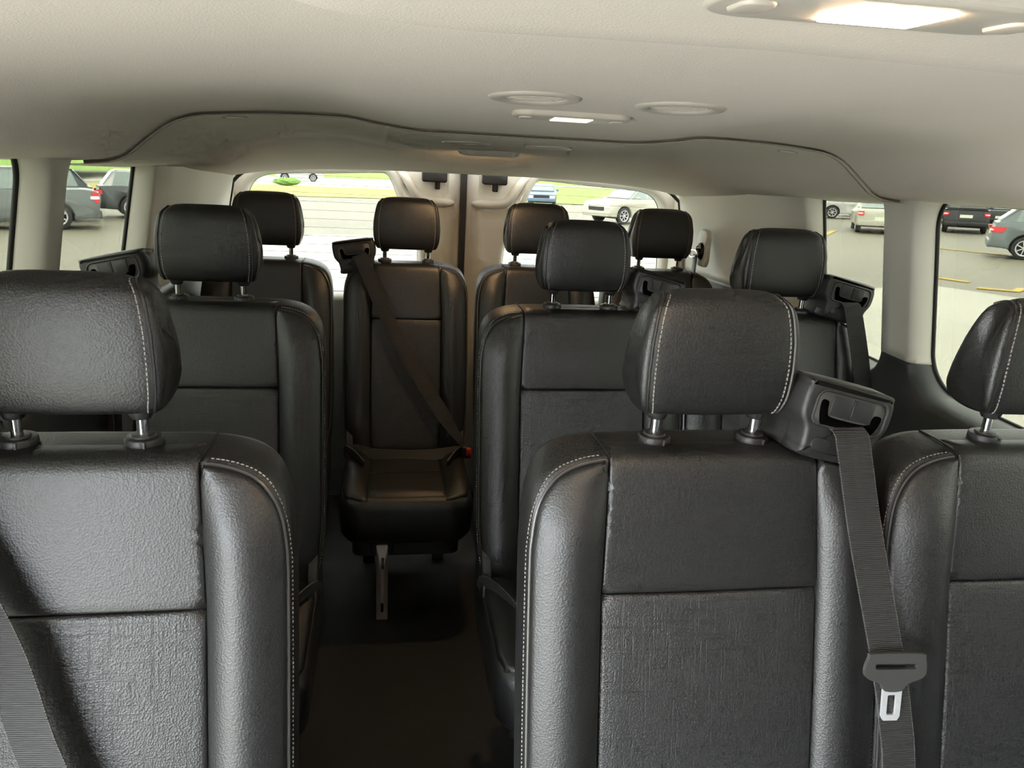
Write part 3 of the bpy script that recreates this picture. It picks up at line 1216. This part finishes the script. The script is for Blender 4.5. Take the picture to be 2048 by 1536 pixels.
    for lx in ((-0.072,) if narrow else (-0.14, 0.14)):
        v, f = leg(lx, -0.50)
        lg = mesh_obj('leg', v, f, 'bracket_metal', root, smooth=False)
        v, f = bevel_prism(rrect(lx - 0.034, lx + 0.034, 0.225, 0.275, 0.01, 4), 0, 0.045, 0.006)
        mesh_obj('leg_mount', xf(v, lambda a, b_, h: (a, -0.475 - h + 0.02, b_)), f, 'plastic_dark', lg)
    for lx in (-0.12, 0.12):
        v, f = box(lx - 0.02, lx + 0.02, -0.16, -0.12, 0.0, 0.22)
        mesh_obj('rear_leg', v, f, 'plastic_dark', root, smooth=False)
    return root


def belt_guide(root, s, dx=0.168, dy=-0.062, dz=1.104, roll=13.0):
    """shoulder-belt outlet on top of the seat back; s=+1 on the right shoulder"""
    M = Matrix.Translation((s * dx, dy, dz)) @ Matrix.Rotation(math.radians(roll) * s, 4, 'Y') @ Matrix.Rotation(math.radians(-6), 4, 'X')

    def P3(x, z, h):
        return tuple(M @ Vector((x, -h, z)))
    outl = [(-.056, .052), (.050, .052), (.061, .044), (.065, .030), (.064, .006), (.055, -.014), (.052, -.034), (.045, -.048), (-.046, -.050), (-.052, -.034), (-.055, -.014), (-.066, .004), (-.068, .030), (-.066, .046)]
    outl = spline(outl, 4, closed=True)
    v, f = ring_loft(outl, [(0.014, -0.125), (0.004, -0.115), (0.0, -0.09), (-0.002, -0.045), (-0.001, -0.043), (-0.003, -0.041), (-0.001, -0.006), (0.003, -0.001), (0.007, 0.0)], P3)
    g = mesh_obj('belt_guide', v, f, 'plastic_black', root)
    # raised bezel ring and recessed flaps
    ring = rrect(-.053, .053, -.006, .041, .013, 6)
    v, f = tube([P3(a, b_, 0.0005) for a, b_ in ring], 0.0022, 6, closed=True)
    mesh_obj('bezel', v, f, 'plastic_black', g)
    v, f = bevel_prism(rrect(-.051, .051, -.0045, .0395, .012, 6), -0.001, 0.0006, 0.0004, 1)
    mesh_obj('recess', xf(v, P3), f, 'plastic_grey', g)
    # curved slot
    sl = [(-.046, .026), (-.036, .027), (-.033, .013), (-.024, .007), (.024, .007), (.032, .013), (.036, .022), (.047, .021), (.043, .003), (.030, -.006), (-.030, -.006), (-.042, .003)]
    v, f = bevel_prism(spline(sl, 3, closed=True), 0.0, 0.0016, 0.0002, 1)
    mesh_obj('slot', xf(v, P3), f, 'black_hole', g)
    for a, b_ in ((-.031, -.0006), (.0006, .032)):
        fl_ = [(a, .0095), (b_, .0095), (b_, .037), (a, .037)]
        v, f = bevel_prism(resample(fl_, 0.01), 0.0005, 0.0026, 0.0008, 2)
        mesh_obj('flap', xf(v, P3), f, 'plastic_black', g)
    v, f = bevel_prism(rrect(-.042, -.012, -.040, -.022, .0085, 6), -0.001, 0.0018, 0.001, 2)
    mesh_obj('button', xf(v, P3), f, 'plastic_black', g)
    return g


def stitch_edges(pts, wdir, width):
    P = np.array(pts, float)
    out = []
    for sg in (-1, 1):
        Q = []
        for i in range(len(P)):
            T = P[min(i + 1, len(P) - 1)] - P[max(i - 1, 0)]
            T /= np.linalg.norm(T)
            w = np.array(wdir, float)
            w = w - T * (w @ T)
            w /= np.linalg.norm(w)
            Q.append(P[i] + w * sg * (width / 2) + np.cross(T, w) * 0.0)
        out.append(dashes(np.array(Q), np.array([0, -1.0, 0]), 0.0022, 0.0016, 0.0005, 0.0011))
    return out


def belt(root, pts, width=0.047, wdir=(1, 0, 0), fine=True):
    P = spline(pts, 8)
    v, f = ribbon(P, wdir, width)
    b_ = mesh_obj('seat_belt', v, f, 'webbing', root)
    if fine:
        for v, f in stitch_edges(P, wdir, width):
            mesh_obj('edge_stitching', v, f, 'thread_grey', b_, smooth=False)
    return b_


def tongue(parent, loc, roll):
    M = Matrix.Translation(loc) @ Matrix.Rotation(math.radians(roll), 4, 'Y') @ Matrix.Rotation(math.radians(-10), 4, 'X')

    def P3(x, z, h):
        return tuple(M @ Vector((x, -h, z)))
    outl = spline([(-.034, .022), (.034, .022), (.041, .016), (.045, -.002), (.040, -.012), (.020, -.020), (.012, -.030), (-.012, -.030), (-.020, -.020), (-.040, -.012), (-.045, -.002), (-.041, .016)], 3, closed=True)
    slot = rrect(-.031, .031, .0005, .008, .003, 3)
    v, f = plate_with_holes(outl, [slot], 0.006)
    t = mesh_obj('belt_tongue', xf(v, P3), f, 'plastic_grey', parent)
    tag(t, 'grey plastic belt tongue with chrome prong')
    pr = [(-.014, -.026), (.014, -.026), (.0135, -.066), (.010, -.072), (-.010, -.072), (-.0135, -.066)]
    v, f = plate_with_holes(pr, [rrect(-.0065, .0065, -.064, -.036, .002, 3)], 0.0035)
    mesh_obj('prong', xf(v, lambda a, b_, h: P3(a + 0.06 * (-.03 - b_) * 1.0, b_, h + 0.0012)), f, 'prong_steel', t)
    return t


# row positions (m from the camera) and seat centres
ROW = {2: 0.936, 3: 1.794, 4: 2.59}
protoM = make_seat('passenger_seat', 0.252, 0.252, 0.152)
protoR = make_seat('passenger_seat', 0.252, 0.198, 0.152)
protoL = make_seat('passenger_seat', 0.198, 0.252, 0.152)
protoN = make_seat('passenger_seat', 0.205, 0.205, 0.114, dz=-0.026, narrow=True)
G_ = 'black leather passenger seats'
seats = {}
used = set()


def put(key, proto, x, row, label):
    if id(proto) in used:
        o = copy_tree(proto)
    else:
        o = proto
        used.add(id(proto))
    o.location = (x, ROW[row], 0)
    tag(o, label, 'seat', G_)
    seats[key] = o
    return o


put('2L', protoL, -0.642, 2, 'nearest left single black seat, brightly lit, cut by the left frame edge')
put('2M', protoM, 0.154, 2, 'nearest black leather seat right of the aisle, its belt carrying a chrome tongue')
put('2R', protoR, 0.660, 2, 'nearest black seat at the right frame edge, beside the big side window')
put('3L', protoL, -0.670, 3, 'black leather seat directly behind the nearest left seat')
put('3M', protoM, 0.185, 3, 'middle-row black seat right of the aisle, behind the nearest aisle seat')
put('3R', protoR, 0.690, 3, 'middle-row black seat by the right window with hanging grey belt')
put('41', protoN, -0.660, 4, 'rear-row black seat farthest left, in front of the left rear-door window')
put('42', protoN, -0.218, 4, 'rear-row black seat at end of aisle with belt across its back')
put('43', protoN, 0.218, 4, 'rear-row black seat right of the door gap, partly hidden by a headrest')
put('44', protoN, 0.655, 4, 'rear-row black seat farthest right, beside the pillar belt anchor')

belt_guide(seats['2M'], 1)
belt_guide(seats['3M'], 1, dx=0.186, dy=-0.02, dz=1.098)
belt_guide(seats['3R'], 1, dx=0.160)
belt_guide(seats['3L'], -1, dx=0.195, dy=-0.01, dz=1.105)
belt_guide(seats['2L'], -1, dx=0.168)
belt_guide(seats['42'], -1, dx=0.165, dy=-0.05, dz=1.055, roll=9)

bA = belt(seats['2M'], [(0.165, -0.050, 1.106), (0.170, -0.071, 1.099), (0.174, -0.081, 1.078), (0.192, -0.115, 0.97), (0.226, -0.158, 0.82), (0.240, -0.182, 0.74), (0.252, -0.200, 0.66), (0.262, -0.235, 0.50)])
tongue(bA, (0.232, -0.170, 0.805), 3)
belt(seats['3R'], [(0.158, -0.050, 1.106), (0.162, -0.071, 1.099), (0.167, -0.081, 1.078), (0.186, -0.115, 0.97), (0.205, -0.158, 0.82), (0.212, -0.200, 0.66), (0.215, -0.235, 0.50)], fine=False)
belt(seats['2L'], [(-0.160, -0.050, 1.106), (-0.156, -0.072, 1.096), (-0.130, -0.10, 1.03), (-0.054, -0.144, 0.876), (-0.011, -0.178, 0.74), (0.06, -0.205, 0.58), (0.14, -0.225, 0.47)], wdir=(1, 0, 0.35))
bC = belt(seats['42'], [(-0.160, -0.040, 1.062), (-0.146, -0.066, 1.055), (-0.130, -0.085, 1.02), (-0.06, -0.125, 0.87), (0.024, -0.172, 0.72), (0.12, -0.205, 0.57), (0.185, -0.225, 0.475), (0.200, -0.236, 0.452)], width=[.046] * 41 + [.044, .04, .036, .032, .028, .025, .022, .019, .018, .017, .016, .016, .016, .016, .016, .016], wdir=(1, 0, 0.35), fine=False)
v, f = ribbon(spline([(-0.19, -0.20, 0.452), (-0.10, -0.235, 0.444), (0.06, -0.245, 0.442), (0.18, -0.235, 0.452)], 6), (0, 0.5, 1), 0.036, 0.002)
mesh_obj('lap_belt', v, f, 'webbing', seats['42'])
v, f = bevel_prism(rrect(0.182, 0.214, 0.435, 0.475, 0.006, 4), 0.0, 0.028, 0.005)
bk = mesh_obj('belt_buckle', xf(v, lambda a, b_, h: (a, -0.235 - h, b_)), f, 'plastic_black', seats['42'])
v, f = bevel_prism(rrect(0.196, 0.214, 0.445, 0.472, 0.004, 4), 0.024, 0.031, 0.002)
bt = mesh_obj('release_button', xf(v, lambda a, b_, h: (a, -0.235 - h, b_)), f, 'buckle_red', bk)
tag(bt, 'orange-red release button')

# upper belt anchor on the right rear pillar
r = empty('belt_anchor', (0.832, 2.60, 1.06), 'black pivoting belt anchor with metal loop on right rear pillar', 'belt anchor')
v, f = bevel_prism(rrect(-0.045, 0.045, -0.01, 0.12, 0.03, 8), 0, 0.016, 0.008)
mesh_obj('pocket_cover', xf(v, lambda a, b_, h: (-0.005 - h, a, b_)), f, 'trim_light', r)
v, f = lathe([(0, .014), (.014, .012), (.028, .004), (.030, -.004)], 28)
mesh_obj('pivot_cap', xf(v, lambda a, b_, h: (-0.022 - h, a, b_ + 0.045)), f, 'plastic_dark', r)
v, f = lathe([(0, .012), (.007, .010), (.010, .004), (.011, -.002)], 20)
mesh_obj('bolt', xf(v, lambda a, b_, h: (-0.034 - h, a * 0.8 - 0.012, b_ * 1.3 + 0.055)), f, 'chrome', r)
v, f = tube(spline([(-0.045, -0.03, 0.035), (-0.05, -0.005, 0.022), (-0.05, 0.022, 0.024), (-0.045, 0.034, 0.04), (-0.04, 0.0, 0.045)], 6, closed=True), 0.0035, 8, closed=True)
mesh_obj('loop', v, f, 'chrome', r)
v, f = ribbon(spline([(-0.045, -0.005, 0.03), (-0.05, -0.02, -0.05), (-0.075, -0.04, -0.20), (-0.08, -0.06, -0.42)], 6), (0.25, 1, 0), 0.046)
mesh_obj('front_strap', v, f, 'webbing', r)
v, f = ribbon(spline([(-0.035, 0.01, 0.03), (-0.032, 0.015, -0.10), (-0.024, 0.015, -0.30), (-0.010, 0.015, -0.52)], 6), (0.1, 1, 0), 0.046)
mesh_obj('rear_strap', v, f, 'webbing', r)


# ------------------------------------------------------------------ outside: ground, lawn, parked cars
GN = Vector((-0.01700926, 0.04125641, 0.9990038)).normalized()     # the lot falls away gently behind the van
GO = CAM - GN * 2.09


def gp(x, y, h=0.0):
    z = GO.z - (GN.x * (x - GO.x) + GN.y * (y - GO.y)) / GN.z
    return Vector((x, y, z)) + GN * h


def gframe(x, y, hx, hy):
    """matrix: local +Y = heading, +Z = ground normal"""
    o = gp(x, y)
    ey = Vector((hx, hy, 0))
    ey = (ey - GN * ey.dot(GN)).normalized()
    ex = ey.cross(GN)
    return Matrix(((ex.x, ey.x, GN.x, o.x), (ex.y, ey.y, GN.y, o.y), (ex.z, ey.z, GN.z, o.z), (0, 0, 0, 1)))


def ground_patch(name, poly, mat, h, step=8.0, kind='structure'):
    P = resample(poly, step)
    n = len(P)
    v = [tuple(gp(x, y, h)) for x, y in P] + [tuple(gp(x, y, h - 0.03 if h > 0 else h - 0.3)) for x, y in P]
    f = [tuple(range(n)), tuple(reversed(range(n, 2 * n)))] + [(i, (i + 1) % n, n + (i + 1) % n, n + i) for i in range(n)]
    o = mesh_obj(name, v, f, mat, smooth=False)
    tag(o, kind=kind)
    return o


ground_patch('ground', [(-260, -160), (260, -160), (260, 420), (-260, 420)], 'asphalt', 0.0, 40)
ground_patch('concrete_apron', [(-8, -8), (12, -8), (12.3, 12.5), (11.3, 15.2), (9.3, 14.3), (6.6, 21.5), (3, 24.6), (-2.6, 25.1), (-4.6, 17), (-4.6, 6), (-8, 2)], 'concrete', 0.02)
ground_patch('road_strip', [(-70, 86), (7, 78), (7, 148), (-70, 150)], 'concrete', 0.02, 20)


def lawn(name, quad, heights, mat, label, n=14):
    """grassy bank: quad of ground points with a height at each corner"""
    A, B, C_, D = [gp(x, y, h) for (x, y), h in zip(quad, heights)]
    v, f = [], []
    for j in range(n + 1):
        for i in range(n + 1):
            p = (A.lerp(B, i / n)).lerp(D.lerp(C_, i / n), j / n)
            bump = 0.06 * math.sin(i * 2.3 + j) * (0 < i < n) * (0 < j < n)
            v.append(tuple(p + GN * (0.03 + bump)))
    m = n + 1
    f = [(j * m + i, j * m + i + 1, (j + 1) * m + i + 1, (j + 1) * m + i) for j in range(n) for i in range(n)]
    o = mesh_obj(name, v, f, mat, fix=False)
    tag(o, label, 'grass', kind='stuff')
    return o


lawn('dry_lawn', [(-26, 57), (6.5, 56.3), (6.5, 76), (-26, 93)], (0, 0, 0.05, 0.05), 'dry_grass', 'strip of yellowish dry grass behind the van')
lawn('lawn', [(7.6, 55.2), (36, 53.5), (75, 118), (22, 112)], (0, 0, 0.2, 0.2), 'grass', 'bright green lawn between the parked cars')
lawn('lawn', [(-90, 52), (-28, 60), (-40, 148), (-150, 148)], (0, 0, 4.5, 4.5), 'grass', 'green grassy bank above the parked pickup')
lawn('lawn', [(-120, 150), (160, 150), (240, 400), (-240, 400)], (0, 0, 7, 7), 'grass', 'far green lawn beyond the pale road')
lawn('lawn', [(38, 56), (150, 60), (200, 140), (78, 118)], (0, 0, 4, 2), 'grass', 'far green bank behind the cars on the right')


def marking(pts, w, mat, label, group):
    P = [gp(x, y, 0.028) for x, y in pts]
    v, f = [], []
    for i, p in enumerate(P):
        t = (P[min(i + 1, len(P) - 1)] - P[max(i - 1, 0)]).normalized()
        sd = t.cross(GN) * w / 2
        v += [tuple(p - sd), tuple(p + sd), tuple(p + sd - GN * 0.02), tuple(p - sd - GN * 0.02)]
    for i in range(len(P) - 1):
        for k in range(4):
            k2 = (k + 1) % 4
            f.append((i * 4 + k, i * 4 + k2, i * 4 + 4 + k2, i * 4 + 4 + k))
    f += [(0, 1, 2, 3), tuple((len(P) - 1) * 4 + k for k in range(4))]
    o = mesh_obj('pavement_marking', v, f, mat, smooth=False)
    tag(o, label, 'marking', group)


GM = 'painted lines on the parking lot'
marking([(17.0, 29.2), (19.6, 32.7)], 0.22, 'marking_yellow', 'yellow painted line running towards the red car', GM)
marking([(12.2, 14.7), (12.75, 14.25), (13.25, 14.65)], 0.20, 'marking_yellow', 'bright yellow bent paint mark near the grey hatchback', GM)
marking([(12.50, 16.3), (12.72, 15.6)], 0.14, 'marking_yellow', 'short faded yellow dash left of the bent mark', GM)
marking([(18.6, 24.4), (19.4, 22.2)], 0.10, 'marking_yellow', 'faint yellow line in front of the black SUV', GM)

# shrub on the strip
r = empty('shrub', gp(-10.6, 83, 0.14), 'rounded light green shrub on the dry grass strip', 'shrub')
bm = bmesh.new()
bmesh.ops.create_icosphere(bm, subdivisions=4, radius=1.0)
for vv in bm.verts:
    k = 1 + 0.16 * math.sin(vv.co.x * 7 + vv.co.z * 5) * math.sin(vv.co.y * 6 + 1) + 0.08 * random.random()
    vv.co = Vector((vv.co.x * 1.25 * k, vv.co.y * 0.7 * k, (vv.co.z * 0.34 + 0.30) * k))
me = bpy.data.meshes.new('foliage')
bm.to_mesh(me)
bm.free()
me.materials.append(MATS['leaf'])
o = bpy.data.objects.new('foliage', me)
COL.objects.link(o)
o.parent = r
v, f = tube([(0, 0, -0.05), (0.05, 0, 0.3), (0, 0.05, 0.7)], 0.08, 6)
mesh_obj('stem', v, f, 'seam_brown', r)

SPEC = {
    # lower-body top line (l from nose, z), cabin points: base front, roof front, roof rear, base rear ; wheel positions, radius
    'suv': dict(L=4.65, W=1.90, top=[(0.0, .55), (.06, .86), (.25, .98), (1.25, 1.06), (2.4, 1.08), (4.35, 1.10), (4.58, 1.02), (4.65, .60)], cab=[(1.15, 1.05), (1.95, 1.66), (4.05, 1.66), (4.50, 1.08)], ax=(.88, 3.62), wr=.37, door=(1.30, 2.25, 2.35, 3.25, 3.38, 4.18)),
    'pickup': dict(L=5.25, W=1.95, top=[(0.0, .55), (.05, .90), (.25, 1.04), (1.45, 1.12), (2.6, 1.14), (3.55, 1.15), (5.18, 1.15), (5.25, .60)], cab=[(1.40, 1.12), (2.05, 1.78), (3.35, 1.78), (3.62, 1.15)], ax=(.95, 4.12), wr=.39, door=(1.60, 2.45, 2.55, 3.38)),
    'sedan': dict(L=4.75, W=1.82, top=[(0.0, .50), (.08, .72), (.3, .82), (1.35, .94), (2.4, .96), (3.9, .98), (4.62, .96), (4.75, .55)], cab=[(1.25, .94), (2.05, 1.42), (3.15, 1.42), (3.95, .98)], ax=(.92, 3.68), wr=.33, door=(1.50, 2.40, 2.50, 3.35)),
    'hatch': dict(L=4.45, W=1.84, top=[(0.0, .52), (.06, .78), (.3, .92), (1.15, 1.02), (2.4, 1.05), (4.15, 1.10), (4.38, 1.00), (4.45, .55)], cab=[(1.0, 1.0), (1.85, 1.62), (3.75, 1.60), (4.32, 1.10)], ax=(.86, 3.52), wr=.35, door=(1.25, 2.15, 2.25, 3.10, 3.22, 3.85)),
}


def wheel_meshes(R):
    w = 0.22
    tyre = lathe([(R * .66, -w / 2), (R * .80, -w / 2), (R * .97, -w / 2 + .02), (R, -w / 4), (R, w / 4), (R * .97, w / 2 - .02), (R * .80, w / 2), (R * .66, w / 2), (R * .64, w / 2 - .05)], 28, caps=False)
    parts = [lathe([(R * .56, w / 2 - .03), (R * .60, w / 2 + .002), (R * .68, w / 2 + .004), (R * .68, w / 2 - .06)], 28, caps=False),
             lathe([(0, w / 2 + .004), (R * .10, w / 2 + .002), (R * .13, w / 2 - .02), (R * .13, w / 2 - .06)], 14)]
    for k in range(7):
        a = 2 * math.pi * k / 7
        v, f = box(R * .08, R * .60, -R * .045, R * .045, w / 2 - .035, w / 2 - .006)
        parts.append(([(x * math.cos(a) - y * math.sin(a), x * math.sin(a) + y * math.cos(a), z) for x, y, z in v], f))
    back = lathe([(0, w / 2 - .07), (R * .63, w / 2 - .07), (R * .63, w / 2 - .075)], 24)
    return tyre, join(parts), back


def car(kind, paint, x, y, hx, hy, label, scale=1.0, roof=None, glass='car_glass', cladding=False, hscale=1.0):
    """body built along local +Y (nose at +Y)"""
    S = SPEC[kind]
    L, W, R = S['L'], S['W'], S['wr']
    root = empty('parked_' + ('pickup' if kind == 'pickup' else 'car'), label=label, cat='pickup' if kind == 'pickup' else 'car', group='cars parked outside')
    root.matrix_world = gframe(x, y, hx, hy) @ Matrix.Scale(scale, 4)
    Y = lambda l: L / 2 - l
    hw = W / 2

    def half(z):
        return hw * (1 - 0.10 * max(0, (z - .75)) ** 1.2 - 0.12 * max(0, .45 - z))
    # lower body side outline with wheel arches
    top = spline(S['top'], 4)
    bot = [(L, .42), (L - .05, .34)]
    for ax in (S['ax'][1], S['ax'][0]):
        ra = R * 1.16
        a0 = math.asin((.30 - R) / ra) if abs((.30 - R) / ra) < 1 else 0
        for k in range(13):
            a = a0 + (math.pi - 2 * a0) * k / 12
            bot.append((ax + ra * math.cos(a), R + ra * math.sin(a)))
    bot += [(.05, .34), (0.0, .42)]
    poly = np.array([tuple(p) for p in top] + bot)
    n = len(poly)
    rings = [(-1, .93), (-1, 0.985), (-.96, 1.0)]
    verts, faces = [], []
    cols = [(-0.97, .012), (-1.0, 0.0), (1.0, 0.0), (0.97, .012)]
    cols = [(-.955, .025), (-.985, .008), (-1.0, 0.0)]
    cols = cols + [(-c, d) for c, d in reversed(cols)]
    cen = poly.mean(0)
    for c, ins in cols:
        for (l, z) in offset(poly, ins if area2(poly) > 0 else -ins):
            verts.append((c * half(z), Y(l), z))
    seq = [2, 1, 0]
    order = [0, 1, 2, 3, 4, 5]
    # cap loops: inset faces sit at c=+-.955.. order so that the side face is the outermost loop
    verts = []
    prof_cols = [(-1.0, .03), (-.985, .008), (-.955, 0.0), (.955, 0.0), (.985, .008), (1.0, .03)]
    sg = 1 if area2(poly) > 0 else -1
    for c, ins in prof_cols:
        for (l, z) in offset(poly, sg * ins):
            verts.append((c * half(z), Y(l), z))
    for k in range(5):
        for i in range(n):
            j = (i + 1) % n
            faces.append((k * n + i, k * n + j, (k + 1) * n + j, (k + 1) * n + i))
    faces += [tuple(range(n)), tuple(5 * n + i for i in range(n))]
    mesh_obj('body', verts, faces, paint, root)
    # dark wheel housings
    for ax in S['ax']:
        v, f = box(-hw * .80, hw * .80, Y(ax) - R * 1.1, Y(ax) + R * 1.1, .25, R * 2.1)
        mesh_obj('wheel_housing', v, f, 'rubber', root, smooth=False)
    # cabin
    (a, za), (b_, zb), (c_, zc), (d_, zd) = S['cab']
    zb, zc = zb * hscale, zc * hscale
    k0, k1 = .93, .76
    cv = []
    for sx in (-1, 1):
        cv += [(sx * half(za) * k0, Y(a), za - .03), (sx * hw * k1, Y(b_), zb - .03), (sx * hw * (k1 - .05), Y(b_ + .12), zb), (sx * hw * (k1 - .05), Y(c_ - .12), zc), (sx * hw * k1, Y(c_), zc - .03), (sx * half(zd) * k0, Y(d_), zd - .03)]
    cf = [tuple(range(6)), tuple(range(6, 12))] + [(i, (i + 1) % 6, 6 + (i + 1) % 6, 6 + i) for i in range(6)]
    mesh_obj('cabin', cv, cf, roof or paint, root, smooth=False)

    def side_at(l, z, sx, out):
        t = (z - (za - .03)) / (zb - za)
        xx = half(za) * k0 + (hw * k1 - half(za) * k0) * t
        return (sx * (xx + out), Y(l), z)

    def cabin_edge(z, front):
        (p, zp), (q, zq) = ((a, za), (b_, zb)) if front else ((d_, zd), (c_, zc))
        t = min(1, max(0, (z - zp) / (zq - zp)))
        return p + (q - p) * t
    zlo, zhi = max(za, zd) + .03, min(zb, zc) - .08
    D = S['door']
    for sx in (-1, 1):
        for k in range(0, len(D), 2):
            l0, l1 = D[k], D[k + 1]
            q = []
            for z in (zlo, zhi):
                q.append((max(l0, cabin_edge(z, True) + .10), z))
            for z in (zhi, zlo):
                q.append((min(l1, cabin_edge(z, False) - .10), z))
            if q[1][0] > q[2][0] - .08:
                q[1] = (q[2][0] - .08, q[1][1])
            v = [side_at(l, z, sx, .012) for l, z in q] + [side_at(l, z, sx, -.03) for l, z in q]
            f = [(0, 1, 2, 3), (7, 6, 5, 4)] + [(i, (i + 1) % 4, 4 + (i + 1) % 4, 4 + i) for i in range(4)]
            mesh_obj('side_window', v, f, glass if k else 'car_glass', root, smooth=False)

    def slant(p, q, zp, zq, nm, sgn):
        v = []
        for o_ in (.014, -.03):
            for t, kk in ((.12, .86), (.88, .72)):
                l = p + (q - p) * t
                z = zp + (zq - zp) * t
                wx = (half(zp) * k0 + (hw * k1 - half(zp) * k0) * t) * .92
                v += [(-wx, Y(l) + sgn * o_, z + o_ * .5), (wx, Y(l) + sgn * o_, z + o_ * .5)]
        f = [(0, 1, 3, 2), (4, 6, 7, 5), (0, 1, 5, 4), (2, 3, 7, 6), (0, 2, 6, 4), (1, 3, 7, 5)]
        mesh_obj(nm, v, f, glass if nm == 'rear_window' else 'car_glass', root, smooth=False)
    slant(a, b_, za, zb, 'windshield', 1)
    slant(d_, c_, zd, zc, 'rear_window', -1)
    # wheels
    ty, rim, bk_ = wheel_meshes(R)
    for ax in S['ax']:
        for sx in (-1, 1):
            fn = lambda p: (sx * (hw - .13 + p[2]), Y(ax) + p[0], R + p[1])
            t = mesh_obj('wheel', [fn(p) for p in ty[0]], ty[1], 'rubber', root)
            mesh_obj('rim', [fn(p) for p in rim[0]], rim[1], 'wheel_rim', t)
            mesh_obj('brake_disc', [fn(p) for p in bk_[0]], bk_[1], 'rubber', t)
    # lamps, plates, bumpers
    tz = S['top'][-2][1]
    for sx in (-1, 1):
        hz = .30 if kind == 'pickup' else .16
        v, f = box(0.0, 1.0, Y(L) - .014, Y(L) + {'hatch': .40, 'pickup': .20, 'suv': .15, 'sedan': .10}[kind], tz - hz - .05, tz - .05)
        v = [(sx * half(p[2]) * (1.006 if p[0] > .5 else .76), p[1] - (0.10 if p[2] < tz - .1 and p[1] > Y(L) + .19 else 0), p[2]) for p in v]
        tl = mesh_obj('tail_light', v, f, 'tail_red', root, smooth=False)
        v, f = box(0.0, 1.0, Y(L) - .02, Y(L) + (.22 if kind == 'pickup' else .04), tz - hz * .66 - .05, tz - hz * .36 - .05)
        v = [(sx * half(p[2]) * (1.010 if p[0] > .5 else .80), p[1], p[2]) for p in v]
        mesh_obj('reverse_lens', v, f, 'lamp_clear', tl, smooth=False)
        z0 = S['top'][1][1]
        v, f = box(sx * hw * .76 - .16, sx * hw * .76 + .16, Y(.22), Y(-.012), z0 - .16, z0 - .02)
        v = [(sx * min(abs(p[0]), half(p[2]) * 1.004), p[1], p[2]) for p in v]
        mesh_obj('headlight', v, f, 'lamp_clear', root, smooth=False)
        v, f = bevel_prism(rrect(-.09, .09, -.06, .06, .04, 4), 0, .06, .02)
        mesh_obj('mirror', xf(v, lambda p, q, h: (sx * (half(1.05) + .03 + p + .06), Y(a + .45) + h, za + .10 + q)), f, paint if kind != 'pickup' else 'rubber', root)
    v, f = box(-.26, .26, Y(L) - .02, Y(L) + .02, .72 if kind != 'sedan' else .55, .86 if kind != 'sedan' else .69)
    mesh_obj('license_plate', v, f, 'plate', root, smooth=False)
    v, f = box(-hw * .55, hw * .55, Y(0) - .02, Y(0) + .014, .58, .74)
    mesh_obj('grille', v, f, 'rubber', root, smooth=False)
    for l0, l1, nm in ((L - .02, L + .05, 'rear_bumper'), (-.05, .02, 'front_bumper')):
        v, f = bevel_prism(rrect(-hw * .97, hw * .97, .33, .56, .08, 4), 0, .09, .03)
        mesh_obj(nm, xf(v, lambda p, q, h: (p, (Y(L) + .03 - h) if 'rear' in nm else (Y(0) - .03 + h), q)), f, 'bumper_grey' if cladding else paint, root)
    return root


car('pickup', 'paint_grey', -11.75, 25.4, -.93, -.37, 'grey pickup with red tail light, nearest in the left window', cladding=True)
car('suv', 'paint_charcoal', -12.75, 28.6, -.93, -.37, 'dark grey SUV just behind the grey pickup', scale=1.06)
car('suv', 'paint_darkgrey', -8.75, 32.2, .93, .37, 'charcoal SUV with a white roof at the left window edge', scale=1.05, roof='paint_white', cladding=True)
car('suv', 'paint_white', -12.4, 112, -.98, -.10, 'white car on the far pale road, seen side-on', scale=1.35)
car('sedan', 'paint_blue', 9.9, 52.2, -.22, -.97, 'pale blue sedan facing the van by the lawn')
car('sedan', 'paint_red', 14.6, 46.6, -.85, -.52, 'red sedan parked beyond the off-white SUV')
car('suv', 'paint_cream', 11.0, 35.3, -.90, -.42, 'off-white SUV seen through the right rear-door window')
car('suv', 'paint_black', 27.6, 34.6, .62, .78, 'black SUV seen from behind with a pale licence plate', glass='car_glass_dark')
car('hatch', 'paint_steel', 20.4, 20.9, .79, -.61, 'blue-grey hatchback with long red tail light at right frame edge')
car('sedan', 'paint_cream', 21.9, 33.2, .48, .88, 'cream sedan seen from behind in the right window', scale=1.05)
car('pickup', 'paint_red', 20.6, 38.6, .50, .86, 'red pickup at the far edge of the right window', glass='car_glass_dark')
car('suv', 'paint_white', 28.0, 44.4, -.88, .47, 'white SUV parked behind the cream sedan')
car('sedan', 'paint_black', 33.0, 38.6, .66, .75, 'dark sedan between the black SUV and the grey hatchback')
car('suv', 'paint_black', 33.0, 43.5, .60, .80, 'black vehicle half hidden behind the black SUV', scale=1.0)
car('sedan', 'paint_red', 41.5, 48.6, -.70, .70, 'red car far behind the dark sedan')
car('suv', 'paint_silver', 31.5, 47.6, -.88, .47, 'silver car beside the lawn behind the white SUV')
